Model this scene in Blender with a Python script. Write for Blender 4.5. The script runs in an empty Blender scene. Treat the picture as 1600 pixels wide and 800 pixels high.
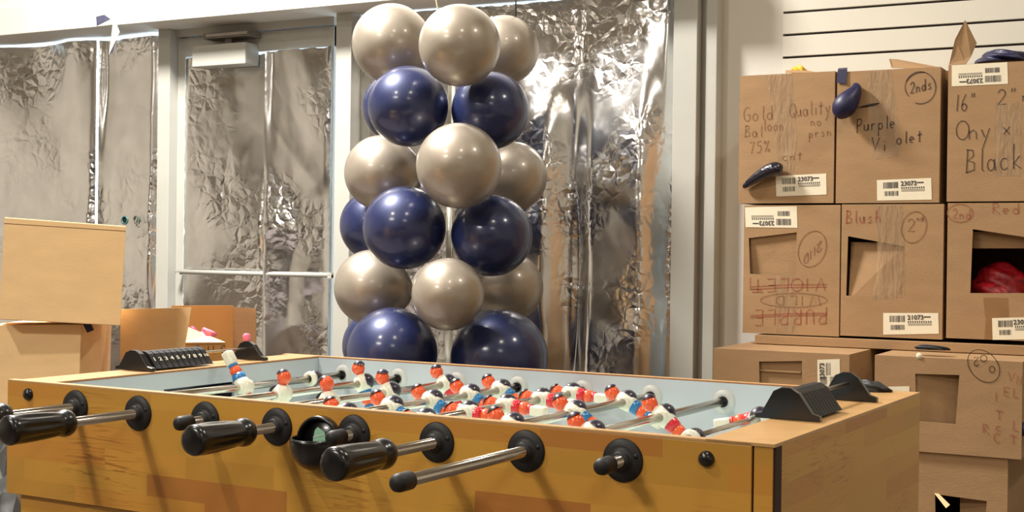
import bpy, bmesh, math, random
import numpy as np
from math import sin, cos, pi, radians, sqrt, atan2
from mathutils import Vector, Matrix

SC = bpy.context.scene
COL = SC.collection
random.seed(7)

# ------------------------------------------------------------------ camera
F_PX, YAW, PITCH, ROLL = 2104.6, -0.487, -0.0037, 0.0125
CAM = Vector((0.0, 0.0, 1.143))
_f = Vector((sin(YAW)*cos(PITCH), cos(YAW)*cos(PITCH), sin(PITCH)))
_r = Vector((cos(YAW), -sin(YAW), 0.0))
_u = _r.cross(_f)
_r, _u = _r*cos(ROLL)+_u*sin(ROLL), _u*cos(ROLL)-_r*sin(ROLL)
cd = bpy.data.cameras.new('camera'); cam = bpy.data.objects.new('camera', cd); COL.objects.link(cam)
cam.matrix_world = Matrix(((_r.x, _u.x, -_f.x, CAM.x), (_r.y, _u.y, -_f.y, CAM.y), (_r.z, _u.z, -_f.z, CAM.z), (0, 0, 0, 1)))
cd.sensor_fit = 'HORIZONTAL'; cd.sensor_width = 36.0; cd.lens = 36.0*F_PX/1600.0
cd.clip_start = 0.05; cd.clip_end = 100
SC.camera = cam

# ------------------------------------------------------------------ light, exposure
SC.view_settings.view_transform = 'Standard'
try: SC.view_settings.look = 'None'
except Exception: pass
SC.view_settings.gamma = 1.0
SC.view_settings.use_curve_mapping = False
SC.view_settings.exposure = -0.1
world = bpy.data.worlds.new('world'); SC.world = world; world.use_nodes = True
bg = world.node_tree.nodes['Background']
bg.inputs['Color'].default_value = (0.72, 0.86, 1.0, 1); bg.inputs['Strength'].default_value = 5.0

def area(name, loc, power, size, color, target=None, shape='DISK', sy=None):
    l = bpy.data.lights.new(name, 'AREA'); l.energy = power; l.color = color; l.shape = shape; l.size = size
    if sy: l.size_y = sy
    o = bpy.data.objects.new(name, l); COL.objects.link(o); o.location = loc
    d = (Vector(target)-Vector(loc)) if target else Vector((0, 0, -1))
    o.rotation_euler = d.to_track_quat('-Z', 'Y').to_euler()
    return o
CEIL = 3.9
area('lamp_front', (-3.55, 3.15, CEIL-0.14), 400, 0.7, (1.0, 0.97, 0.93))
area('lamp_near', (-0.39, 1.38, CEIL-0.14), 26, 0.2, (1.0, 0.90, 0.75))
area('lamp_left', (-2.83, 0.43, CEIL-0.14), 62, 0.2, (1.0, 0.92, 0.80))
area('lamp_right', (0.75, 3.3, CEIL-0.14), 42, 0.24, (1.0, 0.93, 0.82))
area('fill_back', (-3.0, -2.4, CEIL-0.14), 190, 1.2, (1.0, 0.94, 0.85), shape='RECTANGLE', sy=0.4)  # added soft fill behind the camera, no known fixture
area('fill_back_right', (1.6, -2.2, CEIL-0.14), 70, 1.2, (1.0, 0.94, 0.85), shape='RECTANGLE', sy=0.4)  # second added fill, softens the right side from behind

# ------------------------------------------------------------------ helpers
def ray(x, y): return _f + _r*((x-800)/F_PX) - _u*((y-400)/F_PX)
def at(x, y, Y):
    d = ray(x, y); return CAM + d*((Y-CAM.y)/d.y)
def atd(x, y, depth): return CAM + ray(x, y)*depth
def wx(x, Y, y=390): return at(x, y, Y).x
def lin(c):
    return tuple((v/255/12.92 if v/255 <= 0.04045 else ((v/255+0.055)/1.055)**2.4) for v in c)

def mat(name, rgb, rough=0.6, metal=0.0, var=0.10, scale=25.0, bump=0.0, bscale=None, coat=0.0, spec=None, emit=None, estr=0, stretch=(1, 1, 1), alpha=None, trans=0.0):
    m = bpy.data.materials.new(name); m.use_nodes = True
    nt = m.node_tree; N = nt.nodes; L = nt.links; b = N['Principled BSDF']
    tc = N.new('ShaderNodeTexCoord'); mp = N.new('ShaderNodeMapping'); mp.inputs['Scale'].default_value = stretch
    L.new(tc.outputs['Object'], mp.inputs['Vector'])
    no = N.new('ShaderNodeTexNoise'); no.inputs['Scale'].default_value = scale; no.inputs['Detail'].default_value = 4
    L.new(mp.outputs['Vector'], no.inputs['Vector'])
    cr = N.new('ShaderNodeValToRGB'); c = lin(rgb)
    cr.color_ramp.elements[0].position = 0.3; cr.color_ramp.elements[1].position = 0.7
    cr.color_ramp.elements[0].color = (*[v*(1-var) for v in c], 1); cr.color_ramp.elements[1].color = (*[min(1, v*(1+var)) for v in c], 1)
    L.new(no.outputs['Fac'], cr.inputs['Fac']); L.new(cr.outputs['Color'], b.inputs['Base Color'])
    b.inputs['Roughness'].default_value = rough; b.inputs['Metallic'].default_value = metal
    b.inputs['Coat Weight'].default_value = coat; b.inputs['Coat Roughness'].default_value = 0.12
    if spec is not None: b.inputs['Specular IOR Level'].default_value = spec
    if trans: b.inputs['Transmission Weight'].default_value = trans
    if alpha is not None: b.inputs['Alpha'].default_value = alpha
    if bump:
        n2 = N.new('ShaderNodeTexNoise'); n2.inputs['Scale'].default_value = bscale or scale*3; n2.inputs['Detail'].default_value = 5
        L.new(mp.outputs['Vector'], n2.inputs['Vector'])
        bp = N.new('ShaderNodeBump'); bp.inputs['Strength'].default_value = bump; bp.inputs['Distance'].default_value = 0.01
        L.new(n2.outputs['Fac'], bp.inputs['Height']); L.new(bp.outputs['Normal'], b.inputs['Normal'])
    return m

def wood(name, tones, ax='x', row=0.036, bw=0.26, seed=0.0, rough=0.38):
    """finger jointed staves: a random tone per stave, with fine grain along it"""
    m = bpy.data.materials.new(name); m.use_nodes = True
    nt = m.node_tree; N = nt.nodes; L = nt.links; b = N['Principled BSDF']
    tc = N.new('ShaderNodeTexCoord'); sp = N.new('ShaderNodeSeparateXYZ'); cb = N.new('ShaderNodeCombineXYZ')
    L.new(tc.outputs['Object'], sp.inputs[0])
    L.new(sp.outputs[{'x': 0, 'y': 1}[ax]], cb.inputs[0]); L.new(sp.outputs[2], cb.inputs[1])
    ad = N.new('ShaderNodeVectorMath'); ad.operation = 'ADD'; ad.inputs[1].default_value = (seed, 0.0055, 0)
    L.new(cb.outputs[0], ad.inputs[0])
    br = N.new('ShaderNodeTexBrick'); br.offset = 0.43; br.offset_frequency = 2; br.squash = 0.62; br.squash_frequency = 3
    br.inputs['Scale'].default_value = 1.0; br.inputs['Mortar Size'].default_value = 0.0; br.inputs['Brick Width'].default_value = bw
    br.inputs['Row Height'].default_value = row; br.inputs['Color1'].default_value = (0, 0, 0, 1); br.inputs['Color2'].default_value = (1, 1, 1, 1)
    br.inputs['Bias'].default_value = 0.0
    L.new(ad.outputs[0], br.inputs['Vector'])
    cr = N.new('ShaderNodeValToRGB'); E = cr.color_ramp.elements
    cr.color_ramp.interpolation = 'LINEAR'
    E[0].position = 0.0; E[0].color = (*lin(tones[0]), 1); E[1].position = 1.0; E[1].color = (*lin(tones[3]), 1)
    e = E.new(0.35); e.color = (*lin(tones[1]), 1); e = E.new(0.78); e.color = (*lin(tones[2]), 1)
    L.new(br.outputs['Color'], cr.inputs['Fac'])
    # grain: wavy rings, stretched along the stave, offset by the stave's own value
    g = N.new('ShaderNodeVectorMath'); g.operation = 'MULTIPLY'; g.inputs[1].default_value = (3.2, 44, 1)
    L.new(ad.outputs[0], g.inputs[0])
    off = N.new('ShaderNodeVectorMath'); off.operation = 'MULTIPLY_ADD'; off.inputs[1].default_value = (9, 7, 5)
    L.new(br.outputs['Color'], off.inputs[0]); L.new(g.outputs[0], off.inputs[2])
    n1 = N.new('ShaderNodeTexNoise'); n1.inputs['Scale'].default_value = 1.0; n1.inputs['Detail'].default_value = 3; n1.inputs['Distortion'].default_value = 0.4
    L.new(off.outputs[0], n1.inputs['Vector'])
    mu = N.new('ShaderNodeMath'); mu.operation = 'MULTIPLY'; mu.inputs[1].default_value = 15.0; L.new(n1.outputs['Fac'], mu.inputs[0])
    fr = N.new('ShaderNodeMath'); fr.operation = 'PINGPONG'; fr.inputs[1].default_value = 1.0; L.new(mu.outputs[0], fr.inputs[0])
    r2 = N.new('ShaderNodeMapRange'); r2.inputs[1].default_value = 0.72; r2.inputs[2].default_value = 1.0; r2.inputs[3].default_value = 0.0; r2.inputs[4].default_value = 1.0
    L.new(fr.outputs[0], r2.inputs[0])
    n3 = N.new('ShaderNodeTexNoise'); n3.inputs['Scale'].default_value = 4.0; n3.inputs['Detail'].default_value = 2; L.new(ad.outputs[0], n3.inputs['Vector'])
    r3 = N.new('ShaderNodeMapRange'); r3.inputs[1].default_value = 0.5; r3.inputs[2].default_value = 0.72; r3.inputs[3].default_value = 0.0; r3.inputs[4].default_value = 0.95
    L.new(n3.outputs['Fac'], r3.inputs[0])
    gm = N.new('ShaderNodeMath'); gm.operation = 'MULTIPLY'; L.new(r2.outputs[0], gm.inputs[0]); L.new(r3.outputs[0], gm.inputs[1])
    mx = N.new('ShaderNodeMixRGB'); mx.blend_type = 'MULTIPLY'; mx.inputs[2].default_value = (0.40, 0.24, 0.12, 1)
    L.new(gm.outputs[0], mx.inputs[0]); L.new(cr.outputs['Color'], mx.inputs[1])
    L.new(mx.outputs[0], b.inputs['Base Color'])
    b.inputs['Roughness'].default_value = rough; b.inputs['Coat Weight'].default_value = 0.15; b.inputs['Coat Roughness'].default_value = 0.3
    return m

class MB:
    """collects shapes into one mesh"""
    def __init__(s): s.bm = bmesh.new(); s.mi = 0
    def _new(s, n0, sm=False):
        s.bm.faces.ensure_lookup_table()
        for f in list(s.bm.faces)[n0:]:
            f.material_index = s.mi; f.smooth = sm
    def box(s, x0, x1, y0, y1, z0, z1, M=None, bev=0.0):
        n0 = len(s.bm.faces); t = bmesh.new(); bmesh.ops.create_cube(t, size=1.0)
        for v in t.verts: v.co = Vector(((x0+x1)/2+v.co.x*(x1-x0), (y0+y1)/2+v.co.y*(y1-y0), (z0+z1)/2+v.co.z*(z1-z0)))
        if bev: bmesh.ops.bevel(t, geom=list(t.edges), offset=bev, segments=2, affect='EDGES', profile=0.6)
        return s._merge(t, M, n0, False)
    def _merge(s, t, M, n0, sm):
        if M: t.transform(M)
        me = bpy.data.meshes.new('tmp'); t.to_mesh(me); t.free(); s.bm.from_mesh(me); bpy.data.meshes.remove(me)
        s._new(n0, sm); return s
    def lathe(s, prof, seg=28, M=None, ang=2*pi, a0=0.0, sm=True, scale=(1, 1), wob=None):
        """profile [(r,z)] turned about Z"""
        n0 = len(s.bm.faces); t = bmesh.new(); closed = abs(ang-2*pi) < 1e-6
        n = seg if closed else seg+1; rings = []
        for r, z in prof:
            if r < 1e-7: rings.append([t.verts.new((0, 0, z))]*n)
            else:
                rr = []
                for i in range(n):
                    a = a0+ang*i/seg; k = wob(a, z) if wob else 1.0
                    rr.append(t.verts.new((r*k*cos(a)*scale[0], r*k*sin(a)*scale[1], z)))
                rings.append(rr)
        for A, B in zip(rings, rings[1:]):
            for i in range(seg):
                j = (i+1) % n
                q = []
                for v in (A[i], A[j], B[j], B[i]):
                    if v not in q: q.append(v)
                if len(q) > 2:
                    try: t.faces.new(q)
                    except ValueError: pass
        bmesh.ops.recalc_face_normals(t, faces=list(t.faces))
        return s._merge(t, M, n0, sm)
    def tube(s, pts, r, seg=12, caps=True, sm=True):
        n0 = len(s.bm.faces); t = bmesh.new(); pts = [Vector(p) for p in pts]; R = r if isinstance(r, (list, tuple)) else [r]*len(pts)
        prev = None; rings = []; nrm = None
        for i, p in enumerate(pts):
            d = (pts[min(i+1, len(pts)-1)]-pts[max(i-1, 0)]).normalized()
            if nrm is None:
                nrm = d.cross(Vector((0, 0, 1)));
                if nrm.length < 1e-3: nrm = d.cross(Vector((0, 1, 0)))
            nrm = (nrm-d*nrm.dot(d)).normalized(); b = d.cross(nrm)
            rings.append([t.verts.new(p+(nrm*cos(2*pi*k/seg)+b*sin(2*pi*k/seg))*R[i]) for k in range(seg)])
        for A, B in zip(rings, rings[1:]):
            for k in range(seg): t.faces.new((A[k], A[(k+1) % seg], B[(k+1) % seg], B[k]))
        if caps: t.faces.new(rings[0][::-1]); t.faces.new(rings[-1])
        bmesh.ops.recalc_face_normals(t, faces=list(t.faces))
        return s._merge(t, None, n0, sm)
    def poly(s, pts):
        n0 = len(s.bm.faces); s.bm.faces.new([s.bm.verts.new(p) for p in pts]); s._new(n0); return s
    def prism(s, pts, d, M=None):
        """closed outline pts (3-D, planar) pushed along d"""
        n0 = len(s.bm.faces); t = bmesh.new(); d = Vector(d)
        a = [t.verts.new(p) for p in pts]; b = [t.verts.new(Vector(p)+d) for p in pts]
        t.faces.new(a[::-1]); t.faces.new(b)
        for i in range(len(a)): t.faces.new((a[i], a[(i+1) % len(a)], b[(i+1) % len(a)], b[i]))
        bmesh.ops.recalc_face_normals(t, faces=list(t.faces))
        return s._merge(t, M, n0, False)
    def build(s, name, mats, parent=None, bev=0.0, sub=0, solid=0.0, loc=None, label=None, kind=None):
        me = bpy.data.meshes.new(name); s.bm.to_mesh(me); s.bm.free()
        for m in (mats if isinstance(mats, (list, tuple)) else [mats]): me.materials.append(m)
        o = bpy.data.objects.new(name, me); COL.objects.link(o)
        if parent: o.parent = parent
        if loc: o.location = loc
        if solid: q = o.modifiers.new('solid', 'SOLIDIFY'); q.thickness = solid; q.offset = -1
        if bev: q = o.modifiers.new('bevel', 'BEVEL'); q.width = bev; q.segments = 2; q.limit_method = 'ANGLE'; q.angle_limit = 0.7
        if sub: q = o.modifiers.new('sub', 'SUBSURF'); q.levels = sub; q.render_levels = sub
        if label: o['label'] = label
        if kind: o['kind'] = kind
        return o

def tag(o, label, cat, group=None):
    o['label'] = label; o['category'] = cat
    if group: o['group'] = group
    return o
def empty(name, loc=(0, 0, 0), rz=0.0):
    o = bpy.data.objects.new(name, None); COL.objects.link(o); o.location = loc; o.rotation_euler = (0, 0, rz); o.empty_display_size = 0.05
    return o
def struct(mb, name, mats, parent=None, **k):
    o = mb.build(name, mats, parent, **k)
    if not parent: o['kind'] = 'structure'
    return o
def basis(o, x, y, z):
    return Matrix(((x[0], y[0], z[0], o[0]), (x[1], y[1], z[1], o[1]), (x[2], y[2], z[2], o[2]), (0, 0, 0, 1)))

def text_bm(mb, body, size, M, bold=0.0, ext=0.0003):
    cu = bpy.data.curves.new('t', 'FONT'); cu.body = body; cu.size = size; cu.extrude = ext; cu.offset = bold; cu.align_x = 'CENTER'; cu.align_y = 'CENTER'
    cu.resolution_u = 2
    o = bpy.data.objects.new('t', cu); COL.objects.link(o); bpy.context.view_layer.update()
    me = bpy.data.meshes.new_from_object(o.evaluated_get(bpy.context.evaluated_depsgraph_get()))
    bpy.data.objects.remove(o); me.transform(M)
    n0 = len(mb.bm.faces); mb.bm.from_mesh(me); mb._new(n0); bpy.data.meshes.remove(me)

# ------------------------------------------------------------------ materials
M_wall = mat('painted_wall', (200, 195, 184), 0.75, var=0.03, scale=3, bump=0.05, bscale=60)
M_dim = mat('warm_plaster', (208, 201, 188), 0.85, var=0.05, scale=2)
M_ceil = mat('ceiling_paint', (200, 192, 176), 0.9, var=0.03, scale=3)
M_floor = mat('worn_floor', (84, 72, 60), 0.5, var=0.25, scale=5)
M_dark_band = mat('dark_reflection_band', (50, 38, 34), 0.6, var=0.2, scale=4)  # dark lower band of the unseen back wall, added to darken foil reflections
M_alu = mat('painted_metal', (172, 170, 160), 0.45, var=0.03, scale=6)
M_alu_d = mat('frame_recess', (110, 102, 92), 0.6, var=0.05)
M_slat = mat('slat_laminate', (204, 199, 184), 0.5, var=0.02, scale=4)
M_groove = mat('slat_groove', (62, 40, 62), 0.7)
M_card = mat('cardboard', (156, 122, 84), 0.82, var=0.07, scale=9, bump=0.12, bscale=120, stretch=(1, 1, 3))
M_card_lit = mat('cardboard_pale_lit', (238, 202, 150), 0.82, var=0.05, scale=9, bump=0.1, bscale=120, stretch=(1, 1, 3))  # pale cardboard with the nearby lamp's brightness put into its colour
M_card3 = mat('cardboard_orange', (196, 146, 84), 0.8, var=0.06, scale=9, bump=0.1, bscale=120)
M_tape = mat('clear_tape', (186, 156, 122), 0.12, var=0.1, scale=30, bump=1.0, bscale=26, stretch=(3, 3, 0.6), alpha=0.38, coat=1.0)
M_ink = mat('black_marker', (48, 30, 26), 0.7)
M_ink_f = mat('faint_marker', (120, 78, 48), 0.8)
M_ink_r = mat('red_marker', (150, 74, 52), 0.8)
M_lab = mat('label_paper', (226, 214, 186), 0.6, var=0.03)
M_lab_ink = mat('label_print', (60, 56, 60), 0.7)
M_blue_f = mat('navy_latex_scrap', (28, 27, 62), 0.45, var=0.25, scale=40)
M_black = mat('black_plastic', (14, 13, 15), 0.28, var=0.2, scale=60, coat=0.3)
M_blackm = mat('black_rubber', (17, 15, 17), 0.55, var=0.2, scale=60)
M_chrome = mat('chrome_rod', (205, 198, 188), 0.16, metal=1.0, var=0.04, scale=12, stretch=(1, 6, 1))
M_steel = mat('steel', (170, 165, 158), 0.3, metal=1.0, var=0.05)
M_inner = mat('pale_blue_laminate', (186, 194, 202), 0.5, var=0.03, scale=8)
M_field = mat('playfield', (198, 220, 208), 0.3, var=0.05, scale=6, coat=0.4)
tones = ((182, 134, 52), (200, 150, 60), (190, 132, 52), (168, 108, 48))
M_woodf = wood('stave_wood_front', tones, 'x', row=0.0365, bw=0.30, seed=0.3)
M_woodl = wood('stave_wood_lower', tones, 'x', row=0.045, bw=0.36, seed=1.1)
M_woode = wood('stave_wood_end', tones, 'y', row=0.034, bw=0.24, seed=2.7)
M_rim = mat('rim_wood', (190, 148, 94), 0.4, var=0.08, scale=20, stretch=(1, 1, 1), coat=0.2)
M_edge = mat('rim_edge', (150, 100, 70), 0.5, var=0.1)
M_seam = mat('dark_seam', (50, 22, 14), 0.7)
M_skin = mat('orange_plastic', (226, 84, 34), 0.35, var=0.05, coat=0.4)
M_white = mat('white_plastic', (226, 222, 204), 0.35, var=0.03, coat=0.4)
M_navy = mat('navy_plastic', (30, 24, 48), 0.35, coat=0.4)
M_red = mat('red_plastic', (206, 28, 44), 0.32, coat=0.4)
M_blue = mat('blue_plastic', (26, 110, 168), 0.32, coat=0.4)
M_silver = mat('pearl_silver_latex', (158, 147, 132), 0.45, metal=0.55, var=0.04, scale=5, coat=0.7)
M_bblue = mat('pearl_navy_latex', (26, 36, 78), 0.45, metal=0.3, var=0.08, scale=5, coat=0.7)
for q in (M_bblue, M_silver): q.node_tree.nodes['Principled BSDF'].inputs['Coat Roughness'].default_value = 0.17
M_pink = mat('pink_plastic', (240, 120, 150), 0.4, var=0.15)
M_mint = mat('mint_hole_view', (150, 200, 170), 0.4)
M_yel = mat('yellow_latex', (214, 170, 30), 0.5)
M_string = mat('string', (214, 200, 160), 0.7)

def foil_mat():
    m = bpy.data.materials.new('metallised_foil'); m.use_nodes = True
    nt = m.node_tree; N = nt.nodes; L = nt.links; b = N['Principled BSDF']
    b.inputs['Metallic'].default_value = 1.0; b.inputs['Roughness'].default_value = 0.2
    tc = N.new('ShaderNodeTexCoord')
    n1 = N.new('ShaderNodeTexNoise'); n1.inputs['Scale'].default_value = 9; n1.inputs['Detail'].default_value = 3; L.new(tc.outputs['Object'], n1.inputs['Vector'])
    v = N.new('ShaderNodeTexVoronoi'); v.feature = 'DISTANCE_TO_EDGE'; v.inputs['Scale'].default_value = 17
    ad = N.new('ShaderNodeMixRGB'); ad.blend_type = 'ADD'; ad.inputs[0].default_value = 0.10
    L.new(tc.outputs['Object'], ad.inputs[1]); L.new(n1.outputs['Color'], ad.inputs[2]); L.new(ad.outputs[0], v.inputs['Vector'])
    bp = N.new('ShaderNodeBump'); bp.inputs['Strength'].default_value = 0.42; bp.inputs['Distance'].default_value = 0.02
    nm = N.new('ShaderNodeTexNoise'); nm.inputs['Scale'].default_value = 3.2; nm.inputs['Detail'].default_value = 1; L.new(tc.outputs['Object'], nm.inputs['Vector'])
    mr = N.new('ShaderNodeMapRange'); mr.inputs[1].default_value = 0.42; mr.inputs[2].default_value = 0.62; L.new(nm.outputs['Fac'], mr.inputs[0])
    mm = N.new('ShaderNodeMath'); mm.operation = 'MULTIPLY'; L.new(v.outputs['Distance'], mm.inputs[0]); L.new(mr.outputs[0], mm.inputs[1])
    L.new(mm.outputs[0], bp.inputs['Height'])
    n2 = N.new('ShaderNodeTexNoise'); n2.inputs['Scale'].default_value = 60; n2.inputs['Detail'].default_value = 3; L.new(tc.outputs['Object'], n2.inputs['Vector'])
    b2 = N.new('ShaderNodeBump'); b2.inputs['Strength'].default_value = 0.05; b2.inputs['Distance'].default_value = 0.004
    L.new(n2.outputs['Fac'], b2.inputs['Height']); L.new(bp.outputs['Normal'], b2.inputs['Normal']); L.new(b2.outputs['Normal'], b.inputs['Normal'])
    cr = N.new('ShaderNodeValToRGB'); cr.color_ramp.elements[0].color = (0.58, 0.57, 0.56, 1); cr.color_ramp.elements[1].color = (0.82, 0.81, 0.79, 1)
    L.new(n1.outputs['Fac'], cr.inputs['Fac']); L.new(cr.outputs['Color'], b.inputs['Base Color'])
    return m
M_foil = foil_mat()

def glass_mat():
    m = bpy.data.materials.new('window_glass'); m.use_nodes = True
    nt = m.node_tree; N = nt.nodes; L = nt.links; out = N['Material Output']
    N.remove(N['Principled BSDF'])
    t = N.new('ShaderNodeBsdfTransparent'); g = N.new('ShaderNodeBsdfGlossy'); g.inputs['Roughness'].default_value = 0.03
    mx = N.new('ShaderNodeMixShader'); no = N.new('ShaderNodeTexNoise'); no.inputs['Scale'].default_value = 2
    cr = N.new('ShaderNodeValToRGB'); cr.color_ramp.elements[0].color = (0.85, 0.9, 0.95, 1); L.new(no.outputs['Fac'], cr.inputs[0]); L.new(cr.outputs[0], t.inputs['Color'])
    mx.inputs[0].default_value = 0.06; L.new(t.outputs[0], mx.inputs[1]); L.new(g.outputs[0], mx.inputs[2]); L.new(mx.outputs[0], out.inputs['Surface'])
    return m
M_glass = glass_mat()

# ------------------------------------------------------------------ room shell
WY = 4.85                      # plane of the glazed wall
XL, XR, YB = -7.6, 3.6, -5.0
ZH = 2.155                     # underside of the header
b = MB(); b.box(XL-.1, XR+.1, YB-.1, WY+.25, -0.1, 0); struct(b, 'floor', M_floor)
b = MB(); b.box(XL-.1, XR+.1, YB-.1, WY+.25, CEIL, CEIL+.1); struct(b, 'ceiling', M_ceil)
b = MB(); b.box(XL-.1, XL, YB, WY, 0, CEIL); struct(b, 'wall_left', M_dim)
b = MB(); b.box(XR, XR+.1, YB, WY, 0, CEIL); struct(b, 'wall_right', M_dim)
b = MB(); b.box(XL-.1, XR+.1, YB-.1, YB, 1.85, CEIL); b.mi = 1; b.box(XL-.1, XR+.1, YB-.1, YB+.04, 0, 1.85); struct(b, 'wall_back', [M_dim, M_dark_band])
xw = wx(1114, WY)              # where the plain wall begins
XS = wx(1219, WY)              # where the slats begin
b = MB(); b.box(xw, XS, WY, WY+.2, 0, CEIL); b.box(XS, XR+.1, WY+.03, WY+.2, 0, CEIL)
b.box(XL-.1, xw, WY, WY+.2, ZH+0.01, CEIL); b.box(XL-.1, xw, WY, WY+.2, -.0, 0.06)
struct(b, 'wall_front', M_wall)
# slat wall: boards with dark grooves between
lines = [at(1220, y, WY).z for y in (20.5, 55.7, 90.6)]
pitch = (lines[0]-lines[2])/2
b = MB(); z = lines[0]+pitch*12
edges = []
while z > 0.1: edges.append(z); z -= pitch
edges = [e for e in edges if e < CEIL-0.02]
top = CEIL
for e in edges:
    b.box(XS, XR, WY-.004, WY+.026, e+0.0045, top, bev=0.0); top = e-0.0045
b.box(XS, XR, WY-.004, WY+.026, 0.0, top)
b.mi = 1; b.box(XS+.004, XR, WY+.020, WY+.029, 0.0, CEIL)
struct(b, 'trim_1', [M_slat, M_groove])
# header / soffit over the shopfront
b = MB(); yF = 4.60
zt = at(0, 11.5, yF).z
b.box(XL, xw-.02, yF, WY, ZH, zt, bev=.004)
b.box(XL, xw-.02, yF+.03, WY-0.001, zt, zt+.9)
struct(b, 'trim_2', M_wall)
# posts of the shopfront
def post(px0, px1, y0, y1, name, m=M_alu, z1=ZH, extra=None):
    b = MB(); b.box(wx(px0, y0), wx(px1, y0), y0, y1, 0, z1, bev=.003)
    if extra: extra(b)
    return struct(b, name, m)
post(243.5, 262, WY-.07, WY+.06, 'trim_3')
post(521, 545, WY-.09, WY+.06, 'trim_4')
post(1048, 1085, WY-.10, WY+.10, 'trim_5')
post(1085, 1100, WY-.045, WY+.1, 'trim_6', z1=ZH)
post(1099, 1116, WY-.075, WY+.1, 'trim_7', z1=ZH)
b = MB(); b.box(wx(1048, WY-.1), wx(1116, WY-.075), WY-.076, WY+.0, ZH, CEIL); struct(b, 'trim_8', M_wall)

# ------------------------------------------------------------------ foil sheets
def vnoise(X, Y, sx, sy, rng):
    """smooth value noise on arrays, cell sizes sx, sy"""
    u = (X-X.min())/sx; v = (Y-Y.min())/sy
    G = rng.standard_normal((int(v.max())+3, int(u.max())+3))
    i = u.astype(int); j = v.astype(int); fu = u-i; fv = v-j
    fu = fu*fu*(3-2*fu); fv = fv*fv*(3-2*fv)
    return (G[j, i]*(1-fu)+G[j, i+1]*fu)*(1-fv)+(G[j+1, i]*(1-fu)+G[j+1, i+1]*fu)*fv
def tri(t): return np.abs((t % 2.0)-1.0)
def foil(name, x0, x1, z0, z1, y, seed, label, fine=1.0, big=1.0, tilt=0.0, vfold=0.3, group=None, lean=0.0, jag=0.004, sag=0.0):
    rng = np.random.default_rng(seed)
    st = 0.0085; nx = max(8, int((x1-x0)/st)); nz = int((z1-z0)/st)
    X, Z = np.meshgrid(np.linspace(x0, x1, nx), np.linspace(z0, z1, nz))
    wxn = vnoise(X, Z, .22, .26, rng); wzn = vnoise(X, Z, .22, .26, rng)
    Xw = X+wxn*.035; Zw = Z+wzn*.035
    h = vnoise(X, Z, .30, .5, rng)*.012*big
    patch = np.clip(.55+.6*vnoise(X, Z, .28, .3, rng), .12, 1.5)
    for lam, amp, n in ((.34, .0085*big, 4), (.15, .0030*fine, 4), (.065, .0009*fine, 4)):
        for k in range(n):
            a = rng.uniform(0, pi)
            if k == 0: a = rng.uniform(-.25, .25)*1.0 if vfold else a
            q = (Xw*cos(a)+Zw*sin(a))/lam*rng.uniform(.8, 1.25)+rng.uniform(0, 9)
            loc = np.clip(.5+.8*vnoise(X, Z, lam*1.6, lam*2.2, rng), 0, 1.6)
            h += amp*tri(q)*loc*(patch if lam < .2 else 1)
    h += vfold*.006*tri(Xw/.11+rng.uniform(0, 2))*np.clip(vnoise(X, Z, .25, .7, rng), 0, 1.5)
    ed = np.minimum(np.minimum((X-x0)/.035, (x1-X)/.035), 1.0); ed = np.clip(ed, 0, 1); h = (h-h.mean())*(ed*ed*(3-2*ed))
    tt = np.clip((z1-Z)/.9, 0, 1); wide = np.clip(np.minimum((X-x0)/.12, (x1-X)/.12), 0, 1); h = h+sag*tt*tt*(3-2*tt)*wide*(3-2*wide)*wide
    Yv = y-h+(Z-z0)*lean+(X-x0)*tilt
    e = rng.standard_normal(nz)*jag; e = np.convolve(e, [.3, .4, .3], 'same')
    X = X.copy(); X[:, 0] += np.abs(e); X[:, -1] -= np.abs(np.roll(e, 7))
    t = rng.standard_normal(nx)*jag*1.5; t = np.convolve(t, [.2]*5, 'same'); Z = Z.copy(); Z[-1, :] -= np.abs(t)
    me = bpy.data.meshes.new(name)
    V = np.stack([X.ravel(), Yv.ravel(), Z.ravel()], 1)
    idx = np.arange(nx*nz).reshape(nz, nx)
    Fq = np.stack([idx[:-1, :-1].ravel(), idx[:-1, 1:].ravel(), idx[1:, 1:].ravel(), idx[1:, :-1].ravel()], 1)
    me.from_pydata(V.tolist(), [], Fq.tolist()); me.materials.append(M_foil)
    me.polygons.foreach_set('use_smooth', [True]*len(me.polygons)); me.update()
    o = bpy.data.objects.new(name, me); COL.objects.link(o)
    return tag(o, label, 'foil', group)
FY = WY-.012
foil('foil_sheet', wx(-75, FY), wx(147.9, FY), .07, ZH-.012, FY, 3, 'wrinkled silver foil covering the window left of the thin daylight slit', fine=1.0, big=1.9, vfold=1.3, jag=.0015)
foil('foil_sheet', wx(151.6, FY), wx(246, FY), .07, ZH-.016, FY, 11, 'narrow silver foil strip between the daylight slit and the left door post', fine=1.1, big=1.9, vfold=1.3, jag=.0015)

# the glazed door
door = empty('door_1', (wx(262, WY), WY, 0)); door['kind'] = 'structure'
def rel(o): return Matrix.Translation(-o.location)
def childbuild(b, name, m, parent, **k):
    b.bm.transform(rel(parent)); return b.build(name, m, parent, **k)
dx0, dx1 = wx(262, WY), wx(524, WY)
ztop = at(400, 60, WY).z
b = MB(); b.box(dx0, wx(278, WY), WY-.02, WY+.05, 0, ZH); b.box(dx0, dx1, WY-.03, WY+.05, at(400, 50, WY).z, ZH)
childbuild(b, 'door_frame', M_alu, door)
b = MB(); zb = at(400, 82, WY).z
b.box(wx(278, WY), wx(290, WY), WY-.015, WY+.04, .02, at(400, 51.5, WY).z); b.box(wx(514, WY), wx(521, WY), WY-.015, WY+.04, .02, at(400, 51.5, WY).z)
b.box(wx(279.5, WY), wx(521, WY), WY-.013, WY+.04, zb, at(400, 51.5, WY).z); b.box(wx(279.5, WY), wx(521, WY), WY-.013, WY+.04, .02, .25)
childbuild(b, 'door_leaf', M_alu, door, bev=.002)
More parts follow.
